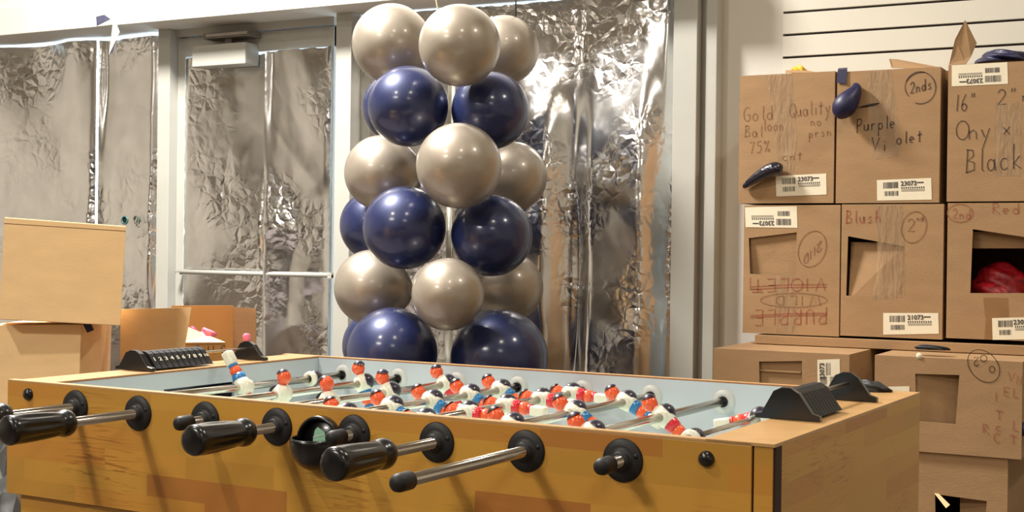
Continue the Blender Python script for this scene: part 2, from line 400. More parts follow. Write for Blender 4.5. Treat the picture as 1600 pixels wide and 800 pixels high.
b = MB(); zz = at(398, 427.5, WY-.06).z
b.tube([(wx(276, WY-.06), WY-.06, zz), (wx(520, WY-.06), WY-.06, zz)], .0105, 14)
b.box(wx(277, WY-.06), wx(283, WY-.06), WY-.07, WY-.0, zz-.012, zz+.012); b.box(wx(514, WY-.06), wx(520, WY-.06), WY-.07, WY, zz-.012, zz+.012)
childbuild(b, 'push_bar', M_alu, door)
b = MB(); c0 = at(300, 86, WY-.11); c1 = at(383, 86, WY-.11)
zc0 = at(340, 102, WY-.11).z; zc1 = at(340, 68.5, WY-.11).z
b.box(c0.x, c1.x, WY-.11, WY-.012, zc0, zc1, bev=.005)
cl = childbuild(b, 'door_closer', M_alu, door)
b = MB(); zz = at(360, 54, WY-.09).z
b.box(wx(316, WY-.09), wx(388, WY-.09), WY-.10, WY-.02, zz-.013, zz+.013); b.mi = 1; b.box(wx(319, WY-.1), wx(384, WY-.1), WY-.106, WY-.1, zz-.006, zz+.007)
b.mi = 0; b.box(wx(350, WY-.06), wx(360, WY-.06), WY-.07, WY-.04, zc1, zz-.013)
childbuild(b, 'closer_arm', [M_alu_d, M_steel], door)
foil('foil_sheet', wx(288, FY), wx(417.5, FY-.01), .2, at(400, 84, FY).z, FY-.006, 21, 'silver foil on the left half of the door, below the closer box', fine=1.5, big=1.3, vfold=.9)
foil('foil_sheet', wx(415.5, FY), wx(519.5, FY), .2, at(470, 74, FY).z-.006, FY-.024, 23, 'silver foil on the right half of the door, beside the bright door post', fine=1.5, big=1.3, vfold=1.2)
foil('foil_sheet', wx(547, FY), wx(898, FY), .07, ZH-.006, FY, 35, 'large silver foil sheet on the window behind the balloon column', fine=1.25, big=.8, vfold=.0, tilt=.0, sag=.08)
foil('foil_sheet', wx(894, FY-.008), wx(1054, FY), .07, ZH-.002, FY-.012, 38, 'crumpled silver foil strip beside the white column, right of the vertical crinkled seam', fine=1.6, big=.9, vfold=.0, sag=.09)
for n, (p0, p1) in enumerate(((-75, 245), (262, 521), (545, 1048))):
    b = MB(); b.box(wx(p0, WY), wx(p1, WY), WY+.052, WY+.056, .05, ZH+.01)
    o = b.build('window_%d' % (n+1), M_glass); o['kind'] = 'structure'
b = MB(); b.box(XL, wx(-60, WY), WY, WY+.2, 0, ZH+.01); struct(b, 'trim_9', M_wall)

b = MB(); c = at(195, 344, FY-.05)
b.lathe([(.014, -.004), (.021, -.003), (.021, .003), (.014, .004), (.014, -.004)], 26, M=Matrix.Translation(c)@Matrix.Rotation(pi/2, 4, 'X')); b.mi = 1
b.lathe([(0, .0), (.014, .001), (.014, -.008), (.0, -.008)], 20, M=Matrix.Translation(c)@Matrix.Rotation(pi/2, 4, 'X'))
tag(b.build('peephole_ring', [mat('dark_teal_plastic', (60, 100, 96), .35), M_black]), 'small dark teal ring poking through the foil above the tilted carton', 'ring')
# bits hanging from the header
b = MB()
P = lambda x, y, Y=yF-.012: at(x, y, Y)
def ribbon(b, a, w, wd):
    pts = [Vector(p) for p in a]
    for i in range(len(pts)-1):
        b.poly([pts[i]-Vector(wd[i])*.5, pts[i]+Vector(wd[i])*.5, pts[i+1]+Vector(wd[i+1])*.5, pts[i+1]-Vector(wd[i+1])*.5])
b.mi = 1; b.poly([P(150, 26, yF-.004), P(151, 40, yF-.004), P(163, 34), P(173, 30), P(163, 23, yF-.004)])
b.mi = 0; b.poly([P(151, 41, yF-.006), P(176, 38, yF-.03), P(179, 28, yF-.02), P(165, 34, yF-.012)])
b.poly([P(176, 38, yF-.03), P(187, 50, yF-.04), P(179, 30, yF-.02)]); b.poly([P(176, 38, yF-.03), P(170, 86, yF-.03), P(187, 50, yF-.04)])
b.mi = 1; b.poly([P(170, 86, yF-.03), P(176, 82, yF-.025), P(182, 62, yF-.035)])
o = b.build('torn_tape', [mat('matt_tape', (190, 190, 170), .5), mat('slate_tape', (70, 70, 92), .5)], solid=.0008)
tag(o, 'torn twisted scrap of tape hanging from the white header at upper left', 'tape')

# ------------------------------------------------------------------ balloons
def balloon_mesh(mat_, nm):
    b = MB(); prof = []
    for i in range(33):
        t = pi*i/32; r = sin(t); z = cos(t)
        if z < -.35: z = z*(1+.10*((-z-.35)/.65)**2); r = r*(1-.04*((-z-.35)/.65))
        prof.append((max(r, 0.0), z))
    prof = prof[:-1]+[(.035, -1.13), (.02, -1.15)]
    b.lathe(prof, 48)
    me = bpy.data.meshes.new(nm); b.bm.to_mesh(me); b.bm.free(); me.materials.append(mat_); return me
def knot_mesh(mat_, nm):
    b = MB(); b.lathe([(.0, -1.13), (.045, -1.14), (.05, -1.17), (.022, -1.19), (.05, -1.23), (.062, -1.25), (.05, -1.245), (0, -1.21)], 16)
    me = bpy.data.meshes.new(nm); b.bm.to_mesh(me); b.bm.free(); me.materials.append(mat_); return me
BM = {'silver': (balloon_mesh(M_silver, 'balloon_silver'), knot_mesh(M_silver, 'knot_silver')), 'navy': (balloon_mesh(M_bblue, 'balloon_navy'), knot_mesh(M_bblue, 'knot_navy'))}
axis = atd(704, 300, 4.83)
def balloon(col, px, py, rp, d, label):
    c = atd(px, py, d); r = rp*d/F_PX
    o = bpy.data.objects.new('balloon', BM[col][0]); COL.objects.link(o)
    o.location = c; o.scale = (r, r, r)
    v = Vector((axis.x-c.x, axis.y-c.y, 0)); v.normalize(); v.z = -.12
    o.rotation_euler = (-v).to_track_quat('Z', 'Y').to_euler()
    k = bpy.data.objects.new('knot', BM[col][1]); COL.objects.link(k); k.parent = o
    tag(o, label, 'balloon', ('silver' if col == 'silver' else 'navy')+' balloons of the column')
    return o
ring = ['topmost', 'middle', 'lowest']
fr = [(718, 71, 64), (717, 259, 67), (700, 460, 57)]; lf = [(612, 68, 62), (597, 270, 59), (581, 449, 59)]
rt = [(788, 78, 54), (800, 276, 55), (795, 449, 54)]
for i in range(3):
    balloon('silver', *fr[i], 4.38, 'silver pearl balloon at the front centre of the %s silver ring' % ring[i])
    balloon('silver', *lf[i], 4.82, 'silver pearl balloon bulging left in the %s silver ring' % ring[i])
    balloon('silver', *rt[i], 4.95, 'silver pearl balloon bulging right in the %s silver ring' % ring[i])
    balloon('silver', fr[i][0]-8, fr[i][1]-2, 52, 5.32, 'silver pearl balloon at the rear of the %s silver ring' % ring[i])
fl = [(638, 166, 63), (632, 356, 65), (613, 551, 71)]; fr2 = [(766, 173, 61), (768, 368, 64), (780, 560, 77)]
bl = [(622, 168, 56), (587, 352, 56), (592, 540, 57)]
for i in range(3):
    balloon('navy', *fl[i], 4.60, 'navy blue balloon at the front left of the %s blue ring' % ring[i])
    balloon('navy', *fr2[i], 4.60, 'navy blue balloon at the front right of the %s blue ring' % ring[i])
    balloon('navy', *bl[i], 5.02, 'navy blue balloon at the rear left of the %s blue ring' % ring[i])
    balloon('navy', fr2[i][0]-10, bl[i][1]+4, 54, 5.12, 'navy blue balloon at the rear right of the %s blue ring' % ring[i])
b = MB(); b.lathe([(0, 0), (.2, 0), (.2, .02), (.05, .035), (.014, .05), (.014, 1.98), (0, 1.985)], 24)
o = b.build('column_stand', M_white, loc=(axis.x, axis.y, 0)); tag(o, 'slim white pole stand carrying the balloon column', 'stand')
p0 = at(681, -2, 4.1); p1 = at(684, 14, 4.1)
b = MB(); b.tube([(p0.x-.05, 4.1, CEIL), (p0.x-.02, 4.1, 2.5), tuple(p0), tuple(p1), (p1.x+.01, 4.1, p1.z-.1)], .0022, 6)
tag(b.build('string', M_string), 'pale string coming down behind the top front silver balloon', 'string')
p0 = at(806, 0, 4.35)
b = MB(); b.tube([(p0.x, 4.35, CEIL), (p0.x, 4.35, p0.z), (p0.x, 4.35, p0.z-.2)], .0028, 6)
tag(b.build('black_cord', M_blackm), 'thin black cord hanging behind the top right silver balloon', 'cord')

# ------------------------------------------------------------------ handwriting
def arc(cx, cy, rx, ry, a0, a1, n=10): return [(cx+rx*cos(radians(a0+(a1-a0)*i/n)), cy+ry*sin(radians(a0+(a1-a0)*i/n))) for i in range(n+1)]
GL = {
 'G': [arc(.5, .5, .42, .5, 50, 320)+[(.85, .45), (.5, .45)]], 'o': [arc(.4, .25, .3, .25, 90, 450)], 'd': [arc(.35, .25, .28, .25, 20, 380), [(.62, 1), (.66, 0)]],
 'Q': [arc(.5, .5, .42, .5, 100, 450), [(.55, .3), (.95, -.12)]], 'u': [[(.1, .5), (.12, .15), (.35, 0), (.6, .15), (.65, .5)], [(.65, .5), (.68, 0)]],
 'a': [arc(.35, .25, .28, .25, 20, 380), [(.62, .5), (.7, 0)]], 'l': [[(.35, 1), (.32, .1), (.45, 0)]], 'i': [[(.3, .5), (.3, 0)], [(.3, .72), (.32, .78)]],
 't': [[(.4, .9), (.36, .0), (.5, .02)], [(.1, .58), (.7, .62)]], 'y': [[(.1, .5), (.35, .08)], [(.7, .55), (.2, -.5)]],
 'B': [[(.1, 0), (.2, 1)], [(.1, 1), (.6, .95), (.65, .7), (.2, .52), (.7, .42), (.72, .1), (.05, 0)]], 'n': [[(.1, .5), (.12, 0)], [(.12, .35), (.4, .5), (.6, .35), (.62, 0)]],
 's': [[(.6, .45), (.3, .5), (.2, .35), (.55, .2), (.5, .03), (.12, .04)]], 'r': [[(.15, .5), (.18, 0)], [(.17, .3), (.35, .5), (.6, .46)]],
 '7': [[(.1, .95), (.75, 1), (.35, 0)]], '5': [[(.7, 1), (.2, .95), (.2, .6), (.6, .6), (.7, .3), (.5, .0), (.1, .05)]], '%': [[(.7, 1), (.2, 0)], arc(.2, .85, .12, .12, 0, 360), arc(.7, .15, .12, .12, 0, 360)],
 'P': [[(.15, 1), (.1, -.1)], [(.1, .95), (.6, 1), (.75, .75), (.5, .5), (.15, .45)]], 'p': [[(.15, .5), (.1, -.5)], arc(.38, .25, .26, .25, 150, -170)], 'e': [[(.12, .25), (.6, .3)]+arc(.37, .27, .26, .24, 10, 300)],
 'V': [[(.05, 1), (.35, 0), (.8, 1.0)]], '2': [arc(.4, .72, .3, .27, 170, -30)+[(.08, .02), (.75, .05)]], '1': [[(.45, 1), (.3, 0)]], '6': [[(.6, 1), (.25, .6), (.12, .25)]+arc(.4, .22, .27, .22, 170, -180)],
 '"': [[(.25, 1.05), (.22, .8)], [(.5, 1.05), (.47, .8)]], 'O': [arc(.5, .5, .46, .5, 100, 460)], 'x': [[(.1, .5), (.65, 0)], [(.65, .55), (.1, 0)]], 'c': [arc(.4, .25, .3, .25, 50, 320)],
 'k': [[(.15, 1.1), (.12, 0)], [(.6, .55), (.15, .25), (.7, 0)]], 'R': [[(.1, 0), (.12, 1)], [(.12, 1), (.6, .95), (.65, .7), (.15, .5), (.75, 0)]], 'h': [[(.15, 1), (.12, 0)], [(.12, .35), (.4, .5), (.6, .35), (.62, 0)]],
 'U': [[(.1, 1), (.12, .2), (.4, 0), (.68, .2), (.7, 1)]], 'L': [[(.15, 1), (.12, 0), (.7, .02)]], 'E': [[(.7, 1), (.12, 1), (.1, 0), (.7, 0)], [(.1, .5), (.6, .5)]], 'I': [[(.4, 1), (.4, 0)]], 'T': [[(.4, 1), (.4, 0)], [(.0, 1), (.85, 1)]],
 'N': [[(.1, 0), (.1, 1), (.65, 0), (.68, 1)]], 'D': [[(.1, 0), (.1, 1), (.55, .85), (.7, .5), (.5, .1), (.1, 0)]], 'C': [arc(.5, .5, .42, .5, 50, 310)],
 'W': [[(0, 1), (.2, 0), (.4, .8), (.6, 0), (.85, 1)]],
 ' ': []}
def ink(b, pts3, w, nrm=Vector((0, -1, 0))):
    """a marker line as a thin raised ribbon"""
    P3 = [Vector(p) for p in pts3]; sides = []
    for i, p in enumerate(P3):
        d = (P3[min(i+1, len(P3)-1)]-P3[max(i-1, 0)])
        if d.length < 1e-9: d = Vector((1, 0, 0))
        s = d.normalized().cross(nrm)*w*.5; sides.append((p-s, p+s))
    n0 = len(b.bm.faces); V = [(b.bm.verts.new(x), b.bm.verts.new(y)) for x, y in sides]
    for (a1, a2), (b1, b2) in zip(V, V[1:]): b.bm.faces.new((a1, a2, b2, b1))
    b._new(n0)
def write(b, s, px, py, w, h, Y, up=1, slope=0.0, adv=1.0, lw=.0022):
    """letters w x h pixels at photo position px, py (baseline), laid on the plane Y; up=-1 turns them over"""
    x = px
    for ch in s:
        for st in GL[ch]:
            pts = [at(x+up*u*w, py-up*v*h+slope*(x-px+up*u*w), Y-.0012) for u, v in st]
            ink(b, pts, lw)
        x += up*w*adv*(1.05 if ch not in 'il1"I' else .7)
def ring_ink(b, cx, cy, rx, ry, Y, rot=0, a0=0, a1=360, lw=.0022):
    pts = []
    for i in range(29):
        a = radians(a0+(a1-a0)*i/28); u, v = rx*cos(a), ry*sin(a)
        pts.append(at(cx+u*cos(rot)-v*sin(rot), cy+u*sin(rot)+v*cos(rot), Y-.0012))
    ink(b, pts, lw)

# ------------------------------------------------------------------ cartons
def carton(px0, px1, pyt, pyb, Y, depth, label, m=M_card, hole=None, top='closed', X=None, Z=None, name='cardboard_box', group=None, thick=.004, px0b=None):
    """front face between photo columns px0..px1 on plane Y; hole = 4 photo points (TL, TR, BR, BL)"""
    pm = (px0+px1)/2
    x0, x1 = X if X else (wx(px0, Y, (pyt+pyb)/2), wx(px1, Y, (pyt+pyb)/2))
    z1, z0 = Z if Z else (at(pm, pyt, Y).z, at(pm, pyb, Y).z)
    root = empty(name, ((x0+x1)/2, Y+depth/2, z0))
    tag(root, label, 'box', group)
    b = MB(); bm = b.bm
    def q(*p): bm.faces.new([bm.verts.new(v) for v in p])
    A, B, C, D = (x0, Y, z1), (x1, Y, z1), (x1, Y, z0), (x0, Y, z0)
    A2, B2, C2, D2 = [(p[0], Y+depth, p[2]) for p in (A, B, C, D)]
    if hole:
        h = [tuple(at(*p, Y)) for p in hole]
        h = [(p[0], Y, p[2]) for p in h]
        q(A, h[0], h[1], B); q(B, h[1], h[2], C); q(C, h[2], h[3], D); q(D, h[3], h[0], A)
    else: q(A, D, C, B)
    q(A2, B2, C2, D2); q(A, A2, D2, D); q(B, C, C2, B2); q(D, D2, C2, C)
    if top == 'closed': q(A, B, B2, A2)
    bmesh.ops.remove_doubles(bm, verts=list(bm.verts), dist=1e-5); bmesh.ops.recalc_face_normals(bm, faces=list(bm.faces))
    body = childbuild(b, 'box_body', m, root, solid=thick if (hole or top != 'closed') else 0)
    if not hole and top == 'closed':
        pass
    # centre seam and bottom fold lines on the top
    if top == 'closed':
        s = MB(); s.box(x0+.002, x1-.002, Y+depth/2-.001, Y+depth/2+.001, z1, z1+.0006); childbuild(s, 'flap_seam', M_ink_f, root)
    return root, (x0, x1, z0, z1)
def tape(root, pts, Y, m=M_tape):
    b = MB()
    n = len(pts)//2
    for i in range(n-1):
        b.poly([at(*pts[2*i], Y-.0006), at(*pts[2*i+1], Y-.0006), at(*pts[2*i+3], Y-.0006), at(*pts[2*i+2], Y-.0006)])
    bmesh.ops.remove_doubles(b.bm, verts=list(b.bm.verts), dist=1e-6)
    return childbuild(b, 'packing_tape', m, root, label='clear packing tape')
def slip(root, c, Y, num='23073', flip=False, vert=False, tail=True):
    """printed label with photo corners c = (TL, TR, BR, BL): barcodes, a number and fine print"""
    q = [at(*p, Y-.0009) for p in c]
    b = MB(); b.poly([q[0], q[3], q[2], q[1]]); lab = childbuild(b, 'printed_label', M_lab, root, label='white printed barcode label')
    if flip: q = [q[2], q[3], q[0], q[1]]
    if vert: q = [q[3], q[0], q[1], q[2]]
    def uv(u, v):
        a = q[0].lerp(q[1], u); d = q[3].lerp(q[2], u); p = a.lerp(d, v); return Vector((p.x, Y-.0014, p.z))
    b = MB(); rng = random.Random(int(c[0][0]))
    def bars(u0, u1, v0, v1):
        u = u0
        while u < u1:
            w = rng.choice((.006, .01, .016)); b.poly([uv(u, v0), uv(u, v1), uv(u+w, v1), uv(u+w, v0)]); u += w+rng.choice((.007, .012))
    bars(.12, .40, .12, .42); bars(.14, .38, .55, .78)
    for v in (.50, .56): 
        b.poly([uv(.45, v), uv(.45, v+.02), uv(.88, v+.02), uv(.88, v)])
    for k in range(11):
        u = .45+k*.04; b.poly([uv(u, .38), uv(u, .46), uv(u+.022, .46), uv(u+.022, .38)])
    if tail: b.poly([uv(.74, .16), uv(.74, .22), uv(.86, .22), uv(.86, .16)])
    ex = (uv(1, .5)-uv(0, .5)); ey = (uv(.5, 0)-uv(.5, 1)); W = ex.length; ex.normalize(); ey.normalize()
    H = (uv(.5, 0)-uv(.5, 1)).length
    text_bm(b, num, H*.30, basis(uv(.59, .22)+Vector((0, -.0003, 0)), ex, ey, ex.cross(ey)), bold=.0004)
    childbuild(b, 'label_print', M_lab_ink, root)
def inkpart(root, b, m, label=None): return childbuild(b, 'marker_writing', m, root, label=label)

YR = 4.30
g = 'stacked balloon cartons against the slatted wall'
# top row
rA, _ = carton(1155, 1303.5, 115, 317.5, YR, .50, 'carton with faded red handwriting, first of the top row beside the white wall', group=g)
tape(rA, [(1196, 118), (1238, 115), (1206, 165), (1240, 165), (1212, 230), (1245, 225), (1214, 275), (1240, 270)], YR)
slip(rA, ((1212, 275), (1291, 271), (1291.5, 304), (1213, 307)), YR)
b = MB()
write(b, 'Gold', 1161, 190, 13, 22, YR, slope=-.08, lw=.0018); write(b, 'Quality', 1233, 184, 11, 22, YR, slope=-.12, adv=.9, lw=.0018)
write(b, 'Bal', 1163, 214, 11, 18, YR, lw=.0018); write(b, 'loon', 1192, 204, 9, 18, YR, lw=.0018)
write(b, 'no', 1266, 196, 9, 14, YR, lw=.0018); write(b, 'prsn', 1263, 215, 9, 14, YR, slope=-.1, lw=.0018)
write(b, '75%', 1170, 240, 11, 18, YR, slope=-.1, lw=.0018); write(b, 'cnt', 1222, 251, 11, 14, YR, slope=-.05, lw=.0018)
inkpart(rA, b, M_ink_f, 'faded brown marker writing')
b = MB(); pts = [at(1160, 294, YR-.012), at(1172, 284, YR-.018), at(1188, 273, YR-.024), at(1203, 266, YR-.030), at(1214, 262, YR-.03), at(1224, 266, YR-.02)]
b.tube(pts, [.009, .014, .020, .026, .026, .016], 10); b.bm.transform(Matrix.Identity(4))
o = b.build('deflated_balloon', mat('black_latex', (18, 16, 34), .18, coat=.8, bump=.4, bscale=60), sub=1)
tag(o, 'shiny black deflated balloon stuck to the front of the first top row carton', 'balloon')
rB, _ = carton(1307, 1468.5, 108.5, 317, YR+.0, .50, 'carton marked Purple Violet in black marker, second of the top row', group=g)
tape(rB, [(1352, 112), (1392, 109), (1358, 150), (1398, 150), (1356, 200), (1404, 200), (1364, 250), (1406, 243)], YR)
slip(rB, ((1370, 281.5), (1455, 278), (1456, 312), (1370.5, 313.5)), YR)
b = MB()
write(b, 'Purple', 1338, 206, 11.5, 20, YR, slope=-.10, adv=.92, lw=.0028); write(b, 'Vi', 1362, 234, 15, 20, YR, slope=.1, lw=.0028); write(b, 'olet', 1400, 226, 11.5, 19, YR, slope=-.12, adv=1.0, lw=.0028)
ring_ink(b, 1438, 137, 24, 25, YR, a0=-160, a1=110, lw=.0024); ring_ink(b, 1440, 135, 26, 22, YR, rot=-.2, a0=150, a1=290, lw=.002); write(b, '2nds', 1422, 147, 9, 18, YR, slope=-.25, adv=.95, lw=.0026)
for k in range(4): ink(b, [at(1341+k*3, 168-k*.6+(k % 2), YR-.0012), at(1358+k*3, 163+(k % 2)*2, YR-.0012), at(1374, 161, YR-.0012)], .002)
inkpart(rB, b, M_ink)
b = MB()
b.tube([at(1310, 182, YR-.026), at(1315, 172, YR-.042), at(1324, 160, YR-.044), at(1333, 148, YR-.03), at(1340, 136, YR-.016), at(1334, 131, YR-.012)], [.020, .040, .040, .026, .018, .010], 12)
for v in b.bm.verts: v.co += Vector((random.uniform(-1, 1), random.uniform(-.5, .5), random.uniform(-1, 1)))*.0022
o = b.build('deflated_balloon', M_blue_f, sub=1); tag(o, 'limp navy blue balloon stuck across the gap left of the Purple Violet carton', 'balloon')
b = MB(); b.poly([at(1309, 110, YR-.003), at(1324, 109, YR-.003), at(1322, 131, YR-.005), at(1307, 129, YR-.004)]); b.poly([at(1309, 110, YR-.003), at(1310, 107, YR+.03), at(1324, 106, YR+.03), at(1324, 109, YR-.003)])
o = b.build('tape_piece', M_blue_f, solid=.001); tag(o, 'short navy blue strip over the top left corner of the Purple Violet carton', 'tape')
rC, bC = carton(1480.5, 1625, 98, 314.5, YR, .50, 'open topped carton marked Onyx Black, right end of the top row', group=g, top='open')
slip(rC, ((1487, 102), (1574, 97), (1575, 131), (1487, 135)), YR, flip=True)
tape(rC, [(1555, 160), (1597, 160), (1554, 220), (1596, 220), (1555, 275), (1594, 275)], YR)
b = MB()
write(b, '16"', 1491, 174, 14, 26, YR, slope=-.05, lw=.0024); write(b, '2"', 1558, 164, 18, 24, YR, slope=-.05, lw=.0024); write(b, 'nd', 1597, 158, 10, 18, YR)
write(b, 'Ony', 1493, 219, 22, 30, YR, slope=-.05, adv=.82, lw=.0024); write(b, 'x', 1566, 210, 18, 22, YR, lw=.0024)
write(b, 'Black', 1508, 270, 20, 36, YR, slope=-.08, adv=.95, lw=.0026)
inkpart(rC, b, M_ink, 'black marker reading 16 inch Onyx Black')
# flaps and contents of the open cartons
b = MB(); b.prism([at(1483, 101, YR+.004), at(1492, 62, YR+.004), at(1508, 31, YR+.02), at(1526, 67, YR+.03), at(1517, 88, YR+.012), at(1509, 100, YR+.004)], (0, .004, 0))
childbuild(b, 'top_flap', M_card, rC)
b = MB(); b.prism([at(1393, 106, YR+.0), at(1389, 92, YR+.03), at(1404, 93, YR+.05), at(1448, 101, YR+.05), at(1468, 105, YR+.03), at(1462, 108, YR)], (0, .004, .0))
childbuild(b, 'top_flap', M_card, rB)
b = MB(); b.prism([at(1227, 114, YR+.01), at(1228, 109.5, YR+.03), at(1262, 110, YR+.03), at(1276, 113, YR+.01)], (0, .004, 0))
childbuild(b, 'top_flap', M_card, rA)
def heap(name, px, py, Y, w, d, h, m, label, cat='balloons', seed=1, zoff=0):
    rng = random.Random(seed); b = MB(); c = at(px, py, Y); t = bmesh.new(); bmesh.ops.create_icosphere(t, subdivisions=4, radius=1)
    ph = [(rng.uniform(2, 9), rng.uniform(2, 9), rng.uniform(2, 9), rng.uniform(0, 6)) for _ in range(7)]
    for v in t.verts:
        k = 1+sum(sin(a*v.co.x+b_*v.co.y+c_*v.co.z+p) for a, b_, c_, p in ph)*.055
        v.co = Vector((v.co.x*k*w, v.co.y*k*d, max(-.2, v.co.z*k)*h))
    b._merge(t, Matrix.Translation(c+Vector((0, 0, zoff))), 0, True)
    o = b.build(name, m); tag(o, label, cat); return o
heap('balloon_heap', 1572, 98, YR+.20, .085, .12, .036, M_blue_f, 'heap of navy balloons bulging out of the open Onyx Black carton', seed=4)
heap('yellow_balloon', 1249, 113, YR+.30, .028, .03, .022, M_yel, 'bit of yellow balloon on top of the first top row carton', cat='balloon', seed=5)
# second row
rD, _ = carton(1161.5, 1312, 320.5, 523, YR+.0, .50, 'upside down carton with crossed out writing and a shallow cutout, left of the second row', group=g,
               hole=((1170, 372), (1245, 363), (1243, 431), (1172, 428)))
slip(rD, ((1164, 324), (1245, 322), (1246, 356), (1165, 355)), YR, flip=True)
b = MB(); b.prism([at(1172, 366, YR+.010), at(1246, 362, YR+.010), at(1246, 436, YR+.014), at(1173, 432, YR+.018)], (0, .004, 0)); childbuild(b, 'inner_flap', M_card, rD)
b = MB()
write(b, 'PURPLE', 1293, 482, 19, 24, YR, up=-1, slope=-.02, adv=1.0, lw=.0024); write(b, 'VIOLET', 1290, 434, 20, 20, YR, up=-1, slope=-.02, adv=1.0, lw=.0024)
for y0 in (445, 449, 490, 493): ink(b, [at(1172, y0+3, YR-.0012), at(1225, y0, YR-.0012), at(1292, y0-1, YR-.0012)], .002)
ink(b, [at(1172, 433, YR-.0012), at(1172, 452, YR-.0012), at(1190, 452, YR-.0012)], .002)
inkpart(rD, b, M_ink_r, 'reddish brown crossed out writing, upside down')
b = MB(); write(b, 'WILD', 1282, 462, 20, 15, YR, up=-1, lw=.0018); ring_ink(b, 1240, 469, 52, 11, YR, lw=.0016)
ring_ink(b, 1269, 389, 21, 29, YR, rot=.35, lw=.002); write(b, '2ND', 1284, 375, 11, 14, YR, up=-1, slope=-.9, adv=.9, lw=.0022)
inkpart(rD, b, M_ink_f)
tape(rD, [(1206, 432), (1240, 432), (1208, 480), (1243, 480), (1211, 520), (1246, 520)], YR)
rE, _ = carton(1314, 1473.5, 319, 527.5, YR, .50, 'carton marked Blush with a torn taped over cutout, centre of the second row', group=g,
               hole=((1325, 369), (1413, 385), (1410, 461), (1322, 462)))
b = MB(); b.prism([at(1330, 378, YR+.035), at(1418, 380, YR+.010), at(1416, 470, YR+.006), at(1326, 468, YR+.006)], (0, .004, 0)); childbuild(b, 'inner_flap', M_card, rE)
slip(rE, ((1380, 489), (1466, 489), (1467, 521.5), (1380, 523)), YR, num='21073')
tape(rE, [(1368, 321), (1410, 320), (1370, 375), (1413, 375), (1370, 430), (1413, 430), (1360, 470), (1412, 464)], YR)
b = MB(); write(b, 'Blush', 1321, 349, 12, 20, YR, slope=-.02, adv=1.0, lw=.0024); inkpart(rE, b, M_ink_r, 'red marker reading Blush')
b = MB(); ring_ink(b, 1428, 355, 19, 25, YR, rot=.3, lw=.002); write(b, '2', 1417, 362, 16, 20, YR, lw=.0022); write(b, 'nd', 1432, 345, 6, 9, YR, lw=.0018); inkpart(rE, b, M_ink_f)
rF, _ = carton(1479.5, 1625, 317, 531, YR, .50, 'carton marked Red with a wide torn opening, right end of the second row', group=g,
               hole=((1520, 358), (1612, 372), (1612, 458), (1516, 458)))
b = MB(); b.prism([at(1515, 362, YR+.035), at(1610, 362, YR+.035), at(1610, 388, YR+.04), at(1517, 388, YR+.04)], (0, .004, 0)); childbuild(b, 'inner_flap', M_card, rF)
slip(rF, ((1550, 497), (1630, 495), (1630, 530), (1551, 531)), YR)
b = MB(); ring_ink(b, 1500, 333, 20, 14, YR, lw=.0018); write(b, '2nd', 1488, 342, 10, 16, YR, lw=.0018); write(b, 'Red', 1550, 334, 15, 17, YR, lw=.0018); inkpart(rF, b, M_ink_r)
tape(rF, [(1536, 465), (1575, 465), (1540, 500), (1577, 500), (1538, 530), (1580, 530)], YR, mat('brown_tape', (150, 112, 70), .4, alpha=.7))
heap('balloon_heap', 1566, 459, YR+.13, .10, .08, .095, mat('dark_red_latex', (150, 12, 24), .45, var=.5, scale=60), 'dark red balloons inside the torn opening of the Red carton', seed=9)
# cardboard sheet under the second row
b = MB(); z1_ = at(1320, 525.5, YR).z-.005; Yt = YR-.01
b.box(wx(1181, Yt), wx(1640, Yt), Yt, Yt+.50, z1_-.030, z1_-.001, bev=.002)
o = b.build('cardboard_sheet', M_card); tag(o, 'flattened cardboard carton lying between the second and third rows of the stack', 'cardboard')
zs = z1_-.031
# third row
YG = 4.02
rG, bG = carton(1118.5, 1331, 547, 0, YG, .72, 'carton with a hand hole and an upright label, left end of the third row', Z=(zs-.001, 0), group=g,
               hole=((1186, 565), (1253, 564), (1253, 628), (1187, 630)), name='cardboard_box')
b = MB(); b.prism([at(1184, 560, YG+.012), at(1256, 560, YG+.012), at(1256, 632, YG+.012), at(1184, 632, YG+.012)], (0, .004, 0)); b.box(wx(1186, YG), wx(1253, YG), YG+.006, YG+.011, at(1220, 582, YG).z, at(1220, 579, YG).z)
childbuild(b, 'inner_flap', M_card, rG)
slip(rG, ((1277, 562), (1312, 561), (1313, 606), (1277.5, 606)), YG, num='23073', vert=True, tail=False)
YH = 4.05
rH, bH = carton(1366, 1597, 551, 710, YH, .70, 'squat carton with a square cutout and circled marking, right end of the third row', group=g, Z=(zs-.001, at(1480, 709, YH).z),
               hole=((1430, 584), (1499, 586), (1493, 663), (1432, 658)))
b = MB(); b.prism([at(1424, 580, YH+.006), at(1504, 582, YH+.035), at(1500, 668, YH+.035), at(1426, 664, YH+.006)], (0, .004, 0)); childbuild(b, 'inner_flap', M_card, rH)
b = MB(); ring_ink(b, 1537, 572, 21, 29, YH, rot=-.75, lw=.0022); write(b, '2', 1530, 558, 11, 14, YH, up=-1, lw=.0024); ring_ink(b, 1537, 560, 5, 5, YH); ring_ink(b, 1550, 577, 4, 5, YH); inkpart(rH, b, M_ink)
b = MB()
for (x, y, s) in ((1575, 595, 'V'), (1588, 600, 'N'), (1551, 626, 'I'), (1568, 618, 'E'), (1582, 620, 'L'), (1556, 655, 'T'), (1535, 676, 'R'), (1555, 672, 'c'), (1582, 672, 'L'), (1552, 690, 'C'), (1578, 694, 'T')):
    write(b, s, x, y, 13, 14, YH, slope=.2, lw=.002)
inkpart(rH, b, M_ink_r, 'scrawled red marker letters')
b = MB(); b.poly([at(1388, 604, YH-.001), at(1388, 618, YH-.001), at(1421, 618, YH-.001), at(1421, 603.5, YH-.001)]); childbuild(b, 'printed_label', M_lab, rH)
